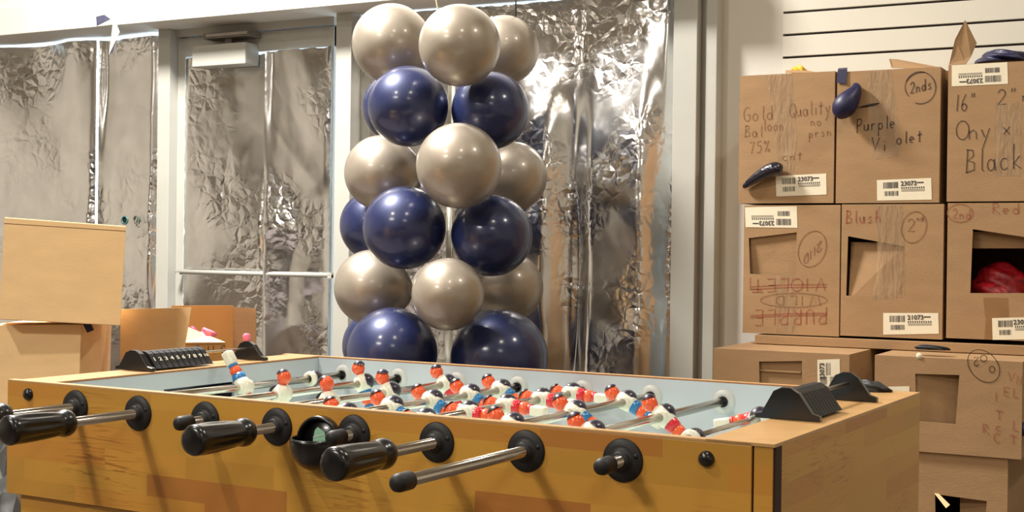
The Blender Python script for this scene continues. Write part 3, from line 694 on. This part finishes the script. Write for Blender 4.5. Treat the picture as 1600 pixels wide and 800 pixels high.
b = MB(); b.lathe([(0, .003), (.006, .0025), (.009, 0)], 14, M=Matrix.Translation(at(1436, 556, YH-.001))@Matrix.Rotation(pi/2, 4, 'X')@Matrix.Scale(1, 4)); childbuild(b, 'tape_blob', M_lab, rH)
heap('balloon_scrap', 1456, 545, YH+.07, .05, .02, .012, M_blackm, 'flat black balloon scrap on the front edge of the squat third row carton', cat='balloon', seed=14)
# fourth row
zI = at(1480, 709, YH).z-.001
rI, bI = carton(1405, 1580, 712, 0, YH+.01, .66, 'carton at the bottom right with a rough opening in its front, carrying the squat one', group=g, Z=(zI, 0),
                hole=((1461, 772), (1542, 783), (1536, 850), (1462, 850)))
b = MB(); p = [at(1460, 771, YH+.004), at(1467, 772, YH+.004), at(1484, 789, YH-.012), at(1478, 794, YH-.012)]
b.prism(p, (0, .004, 0)); childbuild(b, 'torn_strip', M_card_lit, rI)
b = MB(); b.prism([at(1500, 775, YH+.06), at(1545, 780, YH+.03), at(1545, 840, YH+.03), at(1500, 840, YH+.06)], (0, .004, 0)); childbuild(b, 'inner_flap', M_card, rI)
# blue tab beside the squat carton
b = MB(); c = at(1596, 670, YH+.02); b.lathe([(0, .02), (.012, .018), (.015, 0), (.012, -.018), (0, -.02)], 12, M=Matrix.Translation(c+Vector((.008, 0, 0))))
childbuild(b, 'tape_tab', M_blue_f, rH)

# ------------------------------------------------------------------ left: work table and cartons
YT = 2.95
b = MB(); zt_ = .66
wt = empty('work_table', (-3.6, 3.35, 0)); tag(wt, 'grey topped work table behind the left end of the foosball table', 'table')
b.box(-4.6, -2.15, 2.78, 3.62, zt_-.03, zt_, bev=.004); childbuild(b, 'table_top', mat('grey_laminate', (120, 112, 112), .5), wt)
for x in (-4.52, -2.23):
    for y in (2.84, 3.56):
        b = MB(); b.box(x-.02, x+.02, y-.02, y+.02, 0, zt_-.03, bev=.003); childbuild(b, 'leg', M_steel, wt)
D1 = 3.62
def P1(x, y, d=D1): return atd(x, y, d)
# local frame roughly facing the camera
def facing(px, py, d, turn=0.0):
    c = atd(px, py, d); a = YAW+turn   # box x axis
    return c, Vector((cos(a), -sin(a), 0)), Vector((sin(a), cos(a), 0))
def quadbox(root_name, label, TL, TR, BR, BL, d0, d1, depthv, m, z0=None, side=None, group=None):
    """carton whose front corners fall on 4 photo points at depths d0 (left) and d1 (right)"""
    a, b_, c, e = atd(*TL, d0), atd(*TR, d1), atd(*BR, d1), atd(*BL, d0)
    if z0 is not None: c.z = z0; e.z = z0
    root = empty(root_name, ((a.x+b_.x)/2+depthv.x/2, (a.y+b_.y)/2+depthv.y/2, min(c.z, e.z))); tag(root, label, 'box', group)
    q = MB(); F4 = [a, b_, c, e]; B4 = [p+depthv for p in F4]
    V = [q.bm.verts.new(p) for p in F4+B4]
    for f in ((0, 3, 2, 1), (4, 5, 6, 7), (0, 4, 7, 3), (1, 2, 6, 5), (0, 1, 5, 4), (3, 7, 6, 2)): q.bm.faces.new([V[i] for i in f])
    bmesh.ops.recalc_face_normals(q.bm, faces=list(q.bm.faces))
    childbuild(q, 'box_body', m, root, bev=.002)
    return root, F4, B4
dv = Vector((-.10, .27, 0)).normalized()
low, f4, b4 = quadbox('cardboard_box', 'pale, brightly lit low carton with a torn side flap, under the big tilted carton at left', (-20, 508), (127, 507), (122, 600), (-20, 600), 3.60, 3.50, Vector((atd(175, 500, 3.74)-atd(127, 500, 3.50)).xy.to_3d()), M_card_lit, z0=zt_+.001)
# tear and purple clip on its side face
def on_side(u, v, off=.0015):   # side face: front right edge f4[1]-f4[2], back b4[1]-b4[2]
    t = f4[1].lerp(b4[1], u); s = f4[2].lerp(b4[2], u); p = t.lerp(s, v); n = (b4[1]-f4[1]).cross(Vector((0, 0, 1))).normalized(); return p+n*off
b = MB(); ink(b, [on_side(.05, .50), on_side(.22, .66), on_side(.5, .70), on_side(.85, .80)], .008, nrm=(b4[1]-f4[1]).cross(Vector((0, 0, 1))).normalized())
ink(b, [on_side(.82, .55), on_side(.82, .66)], .007, nrm=(b4[1]-f4[1]).cross(Vector((0, 0, 1))).normalized()); childbuild(b, 'torn_slit', M_seam, low)
b = MB(); b.prism([P1(127, 499, 3.49), P1(137, 499, 3.49), P1(145, 516, 3.49), P1(136, 520, 3.49), P1(130, 508, 3.49)], dv*.01); childbuild(b, 'purple_clip', M_blue_f, low, label='small purple clip on the box corner', bev=.001)
up_, f4u, b4u = quadbox('cardboard_box', 'big pale, brightly lit carton tilted on top of the low one at the left edge', (7, 339.5), (197, 353.5), (188, 509), (-2, 499.0), 3.50, 3.40, Vector((atd(193, 390, 3.66)-atd(193, 390, 3.42)).xy.to_3d()), M_card_lit)
for v in (up_,):
    b = MB(); s0 = f4u[0].lerp(f4u[3], .06); s1 = f4u[1].lerp(f4u[2], .05); n = -dv*.0006
    ink(b, [s0+n, s0.lerp(s1, .5)+n, s1+n], .0016, nrm=-dv); childbuild(b, 'fold_line', M_ink_f, up_)
# the open carton
op = empty('open_cardboard_box', (-2.62, 3.3, zt_)); tag(op, 'open orange brown carton with raised flaps and pink balloons, behind the score counter', 'box')
def sheet(name, pts, th, m, root, dirv=dv, label=None):
    b = MB(); b.prism([Vector(p) for p in pts], dirv*th); return childbuild(b, name, m, root, label=label)
zb_ = 640
sheet('side_flap', [P1(188, 483, 3.70), P1(299, 480.5, 3.55), P1(289, 536, 3.56), P1(286, 620, 3.56), P1(188, 620, 3.70)], .004, M_card_lit, op)
sheet('back_wall', [P1(268, 477.5, 3.92), P1(364, 477.5, 3.92), P1(364, 620, 3.92), P1(268, 620, 3.92)], .004, M_card3, op)
sheet('front_wall', [P1(288, 535.5, 3.58), P1(352, 535, 3.66), P1(352, 620, 3.66), P1(288, 620, 3.58)], .004, M_card3, op)
b = MB(); b.poly([P1(288, 535, 3.575), P1(352, 534.5, 3.655), P1(325, 524, 3.80), P1(292, 510, 3.72)]); childbuild(b, 'folded_flap', M_card_lit, op, solid=.003)
b = MB()
_Y = None
for px, s in ((305, 'O'), (322, 'I'), (330, 'I'), (345, 'C')):
    for st in GL[s]: ink(b, [P1(px+u*9, 552-v*12, 3.56+(px-288)/64*.08-.004) for u, v in st], .0024, nrm=-dv)
childbuild(b, 'marker_writing', M_ink, op)
b = MB(); b.prism([P1(364, 480, 3.915), P1(400, 482, 3.85), P1(400, 620, 3.85), P1(364, 620, 3.915)], dv*.003); childbuild(b, 'carton_reflection', M_card, op)  # brown sheet standing in for the carton's reflection in the foil
for i, (x, y, w, m_, lb) in enumerate(((300, 517, .022, mat('deep_pink', (214, 60, 110), .5, var=.3), 'deep pink balloon'), (323, 521, .026, M_pink, 'pale pink balloon'))):
    c = atd(x, y, 3.80)
    heap('balloon_scrap', x, y, c.y, w, w*.8, w*.75, m_, '%s crumpled inside the open carton' % lb, cat='balloon', seed=30+i, zoff=-.005)
# roll of grey tape at the far left edge of the frame
b = MB(); c = atd(-9, 612, 3.15)
Mx = Matrix.Translation(Vector((c.x, c.y, zt_+.052)))@Matrix.Rotation(-YAW, 4, 'Z')@Matrix.Rotation(pi/2, 4, 'X')
b.lathe([(.03, -.022), (.05, -.022), (.05, .022), (.03, .022), (.03, -.022)], 36, M=Mx); b.mi = 1; b.lathe([(.0, .010), (.03, .010), (.03, -.012), (.0, -.012)], 30, M=Mx)
tag(b.build('tape_roll', [mat('grey_tape', (92, 90, 100), .5), M_card_lit]), 'roll of grey tape standing beside the top left corner of the foosball table', 'tape roll')
b = MB()
b.box(-3.05, -2.45, 2.95, 3.45, 0, .44, bev=.004)
tag(b.build('storage_bin', mat('dark_plum_plastic', (58, 26, 34), .5)), 'dark plum storage bin under the work table at the far left', 'bin')
def crumple(name, c, s, m, label, cat, seed):
    rng = random.Random(seed); t = bmesh.new(); bmesh.ops.create_icosphere(t, subdivisions=4, radius=1)
    dirs = [(Vector((rng.gauss(0, 1), rng.gauss(0, 1), rng.gauss(0, 1))).normalized(), rng.uniform(2, 5), rng.uniform(0, 5)) for _ in range(12)]
    for v in t.verts:
        k = 1+sum((abs(((v.co.dot(d)*w+p) % 2)-1)-.5)*.11 for d, w, p in dirs); n = v.co*k
        v.co = Vector((n.x*s[0], n.y*s[1], max(n.z, -.8)*s[2]))
    b = MB(); b._merge(t, Matrix.Translation(Vector((c[0], c[1], s[2]*.8))), 0, False); tag(b.build(name, m), label, cat)
cc = atd(-6, 755, 2.75)
crumple('crumpled_plastic', (cc.x-.02, cc.y, 0), (.20, .16, .42), mat('grey_film', (120, 122, 122), .25, metal=.6), 'crumpled grey plastic film on the floor left of the foosball table', 'plastic', 3)

# ------------------------------------------------------------------ foosball table
TH = 0.90; S = .15; A0, A1, W, ZR = -.1751, 1.263, .7842, -.0385
T0 = Vector((-1.7665, 1.7191, 0)); TR_ = radians(-2.0)
T = empty('foosball_table', T0, TR_); tag(T, 'wooden foosball table with black handles filling the foreground', 'foosball table')
TM = Matrix.Translation(T0)@Matrix.Rotation(TR_, 4, 'Z'); TI = TM.inverted()
def tpl(px, py, axis_, val):
    """photo point onto a table-frame plane: axis 0/1/2 = val (z measured from the floor)"""
    o = TI@CAM; d = TI.to_3x3()@ray(px, py); t = (val-o[axis_])/d[axis_]; return o+d*t
def rodY(X, px, z=TH+ZR):
    P0 = TM@Vector((X, 0, z)); D = TM.to_3x3()@Vector((0, 1, 0)); k = (px-800)/F_PX; q = P0-CAM
    return (k*q.dot(_f)-q.dot(_r))/(D.dot(_r)-k*D.dot(_f))
E0, E1 = -.0711, 1.135        # inner faces of the end rails
E1 = tpl(1112, 683, 2, TH).x
PW = .016                     # thickness of the long panels
zs1 = TH-.205                 # seam between upper and lower panel
b = MB(); b.box(A0, 1.232, 0, PW, zs1, TH-.004, bev=.0008); b.mi = 1; b.box(A0, 1.232, 0, PW, TH-.004, TH, bev=.0008); b.mi = 2; b.box(A0+.01, 1.232, PW, PW+.001, TH-.12, TH-.002)
b.build('side_panel', [M_woodf, M_rim, M_inner], T)
b = MB(); b.box(A0, 1.232, W-PW, W, zs1, TH-.004); b.mi = 1; b.box(A0, 1.232, W-PW, W, TH-.004, TH); b.mi = 2; b.box(A0+.01, 1.232, W-PW-.001, W-PW, TH-.12, TH-.003); b.mi = 3; b.box(A0, 1.232, W-PW-.0012, W-PW-.0, TH-.003, TH-.001)
b.build('side_panel', [M_woodf, M_rim, M_inner, M_edge], T)
b = MB(); b.box(A0+.022, 1.232, .014, W-.014, .42, zs1-.002); b.build('lower_cabinet', M_woodl, T)
b = MB(); b.box(A0+.02, 1.235, .010, W-.01, zs1-.003, zs1+.0005); b.build('panel_seam_shadow', M_seam, T)  # dark strip paints the shadow line along the panel seam
# end walls with their wide rails
b = MB(); b.box(A1-.02, A1, .028, W, .42, TH-.003, bev=.001); b.build('end_panel', M_woode, T)
b = MB(); b.box(A0, A0+.02, PW, W-PW, zs1, TH-.003, bev=.001); b.build('end_panel', M_woode, T)
b = MB(); b.box(E1, A1, 0.0, W, TH-.004, TH+.0008, bev=.0006); b.mi = 1; b.box(E1, E1+.006, PW, W-PW, TH-.125, TH-.004); b.build('end_rail', [M_rim, M_inner], T)
b = MB()
gy0, gy1 = rodY(E0, 256, TH-.03), rodY(E0, 366, TH-.03)
b.box(A0+.02, E0, PW, W-PW, TH-.004, TH, bev=.0006); b.mi = 1
b.box(E0-.006, E0, PW, gy0, TH-.125, TH-.004); b.box(E0-.006, E0, gy1, W-PW, TH-.125, TH-.004); b.box(E0-.006, E0, gy0, gy1, TH-.036, TH-.004)
b.mi = 2; b.box(E0-.07, E0-.06, gy0, gy1, TH-.125, TH-.02); b.box(E0-.06, E0-.006, gy0-.005, gy0, TH-.125, TH-.02); b.box(E0-.06, E0-.006, gy1, gy1+.005, TH-.125, TH-.02)
b.mi = 3; b.box(E0-.002, E0+.0006, PW, W-PW, TH-.004, TH-.002)
b.build('end_rail', [M_rim, M_inner, M_navy, M_edge], T, label='end rail with the dark goal opening in its inner wall')
b = MB(); b.box(E0-.07, E1+.01, PW, W-PW, TH-.135, TH-.125)
b.mi = 1
lw_ = .004; cxm = (E0+E1)/2; zf = TH-.1247
b.box(cxm-lw_/2, cxm+lw_/2, PW+.01, W-PW-.01, zf-.001, zf); 
b.lathe([(.098, zf-.0005), (.102, zf-.0005), (.102, zf), (.098, zf), (.098, zf-.0005)], 48, M=Matrix.Translation((cxm, W/2, 0)))
b.build('playfield', [M_field, M_white], T)
# corner post with dark grooves either side
b = MB(); b.box(1.2345, A1-.003, .002, .03, .42, TH-.001, bev=.001); b.mi = 1; b.box(1.231, 1.2345, .004, .03, .42, TH-.002); b.box(A1-.0035, A1-.0002, .005, .03, .42, TH-.002)
b.build('corner_post', [M_woodf, M_seam], T)
for (x, y) in ((A0+.09, .09), (A0+.09, W-.09), (A1-.09, .09), (A1-.09, W-.09)):
    b = MB(); b.box(x-.045, x+.045, y-.045, y+.045, 0.0, .425, bev=.003); b.build('leg', M_woodl, T)
# bolts
for px, py, yy in ((45, 616, 0), (1104, 717, 0), (26, 742, .014), (488, 775, .014)):
    p = tpl(px, py, 1, yy); b = MB(); b.lathe([(0, .009), (.006, .0085), (.010, .005), (.011, 0)], 20, M=Matrix.Translation((p.x, yy, p.z))@Matrix.Rotation(pi/2, 4, 'X'))
    b.build('bolt_head', M_black, T)

# one player: 0 skin 1 white 2 navy 3 shorts
def player_mesh(nm, shorts):
    b = MB()
    def ell(c, r, seg=20, n=12, M=None): b.lathe([(sin(pi*i/n), cos(pi*i/n)) for i in range(n+1)], seg, M=Matrix.Translation(c)@Matrix.Diagonal((r[0], r[1], r[2], 1)))
    b.mi = 0; ell((.001, 0, .0295), (.0122, .0120, .0130))
    b.lathe([(.0075, .012), (.006, .022)], 14)
    ell((.0122, 0, .0285), (.0026, .0022, .0026), 8, 6)                       # nose
    ell((.001, .0112, .029), (.003, .002, .0035), 8, 6); ell((.001, -.0112, .029), (.003, .002, .0035), 8, 6)   # ears
    b.mi = 2; b.lathe([(sin(pi*i/12), cos(pi*i/12)) for i in range(0, 5)], 20, M=Matrix.Translation((-.0006, 0, .0302))@Matrix.Rotation(-.45, 4, 'Y')@Matrix.Diagonal((.0130, .0127, .0138, 1)))
    b.mi = 1; b.lathe([(0, .0178), (.010, .0165), (.0150, .010), (.0160, 0), (.0150, -.008), (.0125, -.0145), (0, -.015)], 22, M=Matrix.Diagonal((.95, 1.1, 1, 1)))
    b.lathe([(0, .0185), (.0085, .0180), (.0118, .016), (.0122, 0), (.0118, -.016), (.0085, -.0180), (0, -.0185)], 20, M=Matrix.Rotation(pi/2, 4, 'X'))
    b.mi = 2; b.lathe([(sin(pi*i/12), cos(pi*i/12)) for i in range(13)], 12, ang=pi*.62, a0=pi*.75, M=Matrix.Translation((-.0035, -.005, .002))@Matrix.Diagonal((.0160, .0185, .0160, 1)))
    b.lathe([(0, .0193), (.004, .0193), (.004, .0185)], 10, M=Matrix.Rotation(pi/2, 4, 'X')@Matrix.Scale(.4, 4, (1, 0, 0))@Matrix.Scale(.4, 4, (0, 1, 0)))
    b.mi = 3; b.lathe([(.0128, -.012), (.0130, -.018), (.0118, -.026), (.0, -.026)], 20, M=Matrix.Diagonal((.95, 1.05, 1, 1)))
    b.mi = 0; b.lathe([(.0092, -.025), (.0110, -.030), (.0104, -.036), (.0082, -.041), (0, -.041)], 18)
    b.mi = 3 if shorts else 0
    b.lathe([(.0084, -.041), (.0092, -.044), (.0082, -.047), (0, -.047)], 18)
    b.mi = 1; b.box(-.0075, .0085, -.0095, .0095, -.073, -.046, bev=.003)
    me = bpy.data.meshes.new(nm); b.bm.to_mesh(me); b.bm.free()
    for m in (M_skin, M_white, M_navy, M_blue if shorts == 'blue' else M_red): me.materials.append(m)
    for f in me.polygons: f.use_smooth = True
    return me
PM = {'blue': player_mesh('player_blue', 'blue'), 'red': player_mesh('player_red', 'red')}
def bearing_mesh(nm, m, r=.030, inner=False):
    b = MB(); b.lathe([(0, .0035), (r*.5, .0045), (r*.92, .003), (r, 0)] if inner else [(0, .013), (.0115, .013), (.0135, .011), (.014, .006), (.019, .0055), (r*.94, .0045), (r, .001), (r, 0)], 36, M=Matrix.Rotation(pi/2, 4, 'X'))
    if not inner:
        for a in (0.35, 0.35+pi):
            b.lathe([(0, .0075), (.003, .0068), (.0038, .005)], 10, M=Matrix.Rotation(pi/2, 4, 'X')@Matrix.Translation((cos(a)*.0225, sin(a)*.0225, 0)))
    me = bpy.data.meshes.new(nm); b.bm.to_mesh(me); b.bm.free(); me.materials.append(m); return me
BO = bearing_mesh('bearing_outer', M_blackm); BI = bearing_mesh('bearing_inner', mat('pale_plastic', (196, 198, 196), .4), r=.024, inner=True)
BN = MB(); BN.lathe([(.0085, 0), (.0106, 0), (.0106, .005), (.0085, .005), (.0085, 0)], 24, M=Matrix.Rotation(pi/2, 4, 'X')); bn = bpy.data.meshes.new('bearing_ring'); BN.bm.to_mesh(bn); BN.bm.free(); bn.materials.append(M_blackm)
def lnk(name, me, parent, loc=(0, 0, 0), rot=(0, 0, 0), scale=None, label=None):
    o = bpy.data.objects.new(name, me); COL.objects.link(o); o.parent = parent; o.location = loc; o.rotation_euler = rot
    if scale: o.scale = scale
    if label: o['label'] = label
    return o
hb = MB()
def flute(a, z):
    k = max(0.0, min(1.0, (z-.012)/.02))*max(0.0, min(1.0, (.098-z)/.02)); return 1-.12*k*(.5+.5*cos(a*8))**2
prof = [(0, 0), (.014, .0), (.0195, .002), (.0218, .007), (.0218, .013), (.0222, .020), (.0224, .032), (.0218, .05), (.0208, .07), (.0195, .088), (.0182, .098), (.0178, .102), (.0196, .106), (.0208, .112), (.0205, .118), (.0185, .123), (.013, .126), (.0088, .127)]
hb.lathe(prof, 60, wob=flute, M=Matrix.Rotation(-pi/2, 4, 'X'))
HM = bpy.data.meshes.new('handle'); hb.bm.to_mesh(HM); hb.bm.free(); HM.materials.append(M_black)
cb_ = MB(); cb_.lathe([(0, 0), (.006, .0005), (.0105, .004), (.0118, .010), (.0118, .032), (.0095, .034), (.008, .034)], 24, M=Matrix.Rotation(-pi/2, 4, 'X'))
CM = bpy.data.meshes.new('end_cap'); cb_.bm.to_mesh(CM); cb_.bm.free(); CM.materials.append(M_blackm)
bb_ = MB(); bb_.lathe([(.0075, 0), (.015, 0), (.0165, .003), (.0165, .014), (.015, .017), (.0075, .017)], 26, M=Matrix.Rotation(-pi/2, 4, 'X'))
BB = bpy.data.meshes.new('rubber_bumper'); bb_.bm.to_mesh(BB); bb_.bm.free(); BB.materials.append(M_navy)
zR = TH+ZR
# rod: team, end pixel (outermost tip), kind of end, [player torso pixels], feet angle, extra bumpers
RODS = [
 ('blue', -92, 'handle', [381], 215, [492]),
 ('blue', 8, 'handle', [440, 567], -8, []),
 ('red', 275, 'cap', [514, 608, 696], 18, []),
 ('blue', 298, 'handle', [590, 610+1, 675, 734, 783], 62, []),
 ('red', 514, 'cap', [664, 732, 792, 847, 894], 86, []),
 ('blue', 518, 'handle', [800, 899, 979], 62, []),
 ('red', 616, 'cap', [926, 1037], 52, []),
 ('red', 936, 'cap', [1188], -80, [1085]),
]
RODS[3] = ('blue', 298, 'handle', [540, 612, 675, 734, 783], 62, [])
for k, (team, tip, kind, pls, ang, bumps) in enumerate(RODS):
    X = k*S; y0 = rodY(X, tip)
    yin = y0+(.127 if kind == 'handle' else .034)
    b = MB(); yEnd = W+.12 if kind == 'cap' else W+.05
    b.tube([(0, yin-.012, 0), (0, yEnd, 0)], .0079, 20)
    rod = b.build('rod', M_chrome, T, loc=(X, 0, zR))
    if kind == 'handle': lnk('handle', HM, rod, (0, y0, 0), (0, k*.6, 0), scale=(1.06, 1, 1.06), label='fluted black handle')
    else: lnk('end_cap', CM, rod, (0, y0, 0))
    for j, px in enumerate(pls):
        a = ang
        if k == 1 and j == 1: a = 20
        if k == 2: a = (12, 28, 40)[j]
        if k == 6: a = (58, 50)[j]
        back = not (k == 1 and j == 0 or k == 2 and j == 0 or k == 7)
        q = Matrix.Rotation(radians(-a), 3, 'Y')@Matrix.Rotation(pi if back else 0, 3, 'Z')
        lnk('player', PM[team], rod, (0, rodY(X, px), 0), q.to_euler(), scale=(1.13, 1.1, 1.13), label='player with %s shorts' % team)
    for px in bumps:
        cm = MB(); cm.lathe([(.0085, 0), (.0150, 0), (.0165, .006), (.0150, .013), (.0085, .013)], 24, M=Matrix.Rotation(-pi/2, 4, 'X')); cm.build('rod_collar', M_white, rod, loc=(0, rodY(X, px)-.022, 0))
    for px in bumps: lnk('rubber_bumper', BB, rod, (0, rodY(X, px)-.008, 0))
    lnk('bearing', BO, T, (X, 0, zR)); lnk('inner_bearing', BI, T, (X, W-PW-.001, zR)); lnk('bearing_ring', bn, T, (X, W-PW-.004, zR))
# ball serving cup on the near panel
pc = tpl(490, 694, 1, -.02); R_ = .042
cup = MB()
cx_, cz_ = pc.x, pc.z
def hemi(t0, t1, a0, a1, r, nt=16, na=24, M=None):
    bm = cup.bm; n0 = len(bm.faces); G = []
    for i in range(nt+1):
        th = t0+(t1-t0)*i/nt; row = []
        for j in range(na+1):
            ph = a0+(a1-a0)*j/na; row.append(bm.verts.new((cx_+r*sin(th)*cos(ph), -r*sin(th)*abs(sin(ph))*1.25, cz_+r*cos(th))))
        G.append(row)
    for i in range(nt):
        for j in range(na): bm.faces.new((G[i][j], G[i+1][j], G[i+1][j+1], G[i][j+1]))
    cup._new(n0, True)
hemi(radians(78), radians(179), 0, pi, R_)                   # bowl
cupo = cup; 
# back plate (round), standing collar above the bowl
cup.lathe([(0, .003), (R_*.98, .003), (R_*1.0, 0)], 36, M=Matrix.Translation((cx_, 0, cz_))@Matrix.Rotation(pi/2, 4, 'X'))
cup.lathe([(R_*.80, 0), (R_*.86, .010), (R_*.93, .012), (R_, .010), (R_, 0)], 30, ang=pi*1.0, a0=0, M=Matrix.Translation((cx_, 0, cz_))@Matrix.Rotation(pi/2, 4, 'X')@Matrix.Scale(1, 4))
bmesh.ops.remove_doubles(cup.bm, verts=list(cup.bm.verts), dist=1e-5)
co = cup.build('ball_cup', M_black, T, solid=.003, label='black half open ball serving cup')
b = MB(); p = [tpl(*q, 1, -.005) for q in ((489, 687), (492, 672), (496, 667), (507, 675), (511, 694), (489, 695.5))]
b.prism([(q.x, -.005, q.z) for q in p], (0, .001, 0)); b.mi = 1
a_, c_ = tpl(489, 683, 1, -.0056), tpl(508, 678.5, 1, -.0056); ink(b, [(a_.x, -.0056, a_.z), (c_.x, -.0056, c_.z)], .0012)
b.build('cup_hole_view', [M_mint, M_white], co, label='mint green patch for the playfield seen through the cup hole')  # flat patch added for the pale playfield showing through the cup's hole

# ------------------------------------------------------------------ score counters
def bead(nm, number, inner):
    """arched tile on the rod; profile in X-Z, thin along Y; number on the +X slope when inner"""
    b = MB(); w = .0115
    prof_ = [(-.040, .004), (-.034, .012), (-.016, .040), (-.006, .046), (.006, .046), (.016, .040), (.034, .012), (.040, .004)]
    b.prism([(x, -w/2+.0006, z) for x, z in prof_], (0, w-.0012, 0))
    if number:
        b.mi = 1; s = Vector((.018, 0, -.028)).normalized(); n = Vector((.028, 0, .018)).normalized()
        o = Vector((.0255, 0, .026))+n*.0006; up = -s; right = Vector((0, 1, 0))
        text_bm(b, number, .0135 if len(number) < 2 else .0105, basis(o, right, up, right.cross(up)), bold=.0002)
    me = bpy.data.meshes.new(nm); b.bm.to_mesh(me); b.bm.free(); me.materials.append(M_blackm); me.materials.append(M_white); return me
def bracket(b, y, t=.012):
    b.prism([(-.048, y, 0), (-.048, y, .008), (-.038, y, .010), (-.020, y, .044), (-.008, y, .050), (.006, y, .050), (.018, y, .042), (.038, y, .012), (.050, y, .008), (.050, y, 0)], (0, t, 0))
def counter(xc, ya, yb, label, numbered, start, pitch=.012, zs_=1.0):
    b = MB(); bracket(b, ya); bracket(b, yb-.012); b.mi = 1; b.tube([(0, ya+.004, .030), (0, yb-.004, .030)], .0032, 10)
    o = b.build('score_counter', [M_black, M_steel], T, loc=(xc, 0, TH+.0008), bev=.001, label=label)
    for i in range(10):
        lnk('counter_bead', bead('counter_bead', str(i+1) if numbered else None, numbered), o, (0, start+.012+i*pitch, .0), label='bead numbered %d' % (i+1) if numbered else None).scale = (1, pitch/.012, 1)
    o.scale = (1, 1, zs_)
    return o
ra, rb = tpl(1181, 653, 2, TH), tpl(1281, 660, 2, TH); ya = (ra+rb)/2; yb = tpl(1335, 627, 2, TH)
xc_r = ya.x
counter(xc_r, ya.y-.006, yb.y+.004, 'black score counter with ridged beads on the near end rail', False, ya.y+.004, .0135, .95)
xl = (A0+E0)/2-.002
la = tpl(186, 577, 2, TH); lb = tpl(358, 560, 2, TH)
counter(xl, la.y-.006, lb.y+.006, 'black score counter with beads numbered 1 to 10 on the far end rail', True, la.y+.014, (rodY(xl, 308, TH+.03)-rodY(xl, 218, TH+.03))/10, .78)
# pink cap on the far bracket
b = MB(); b.lathe([(0, .016), (.006, .0155), (.0085, .011), (.0085, 0), (0, 0)], 18, M=Matrix.Translation((xl-.004, lb.y-.002, TH+.041))); b.bm.transform(TM)
tag(b.build('pink_cap', M_pink), 'small pale pink cap on the far end of the numbered score counter', 'cap')
b = MB(); c = tpl(1362, 612, 2, TH); b.bm.free(); b = MB()
heap('balloon_scrap', 1360, 609, (TM@Vector((c.x, c.y, TH))).y, .032, .020, .016, M_blackm, 'crumpled black balloon on the back right corner of the foosball table', cat='balloon', seed=21)
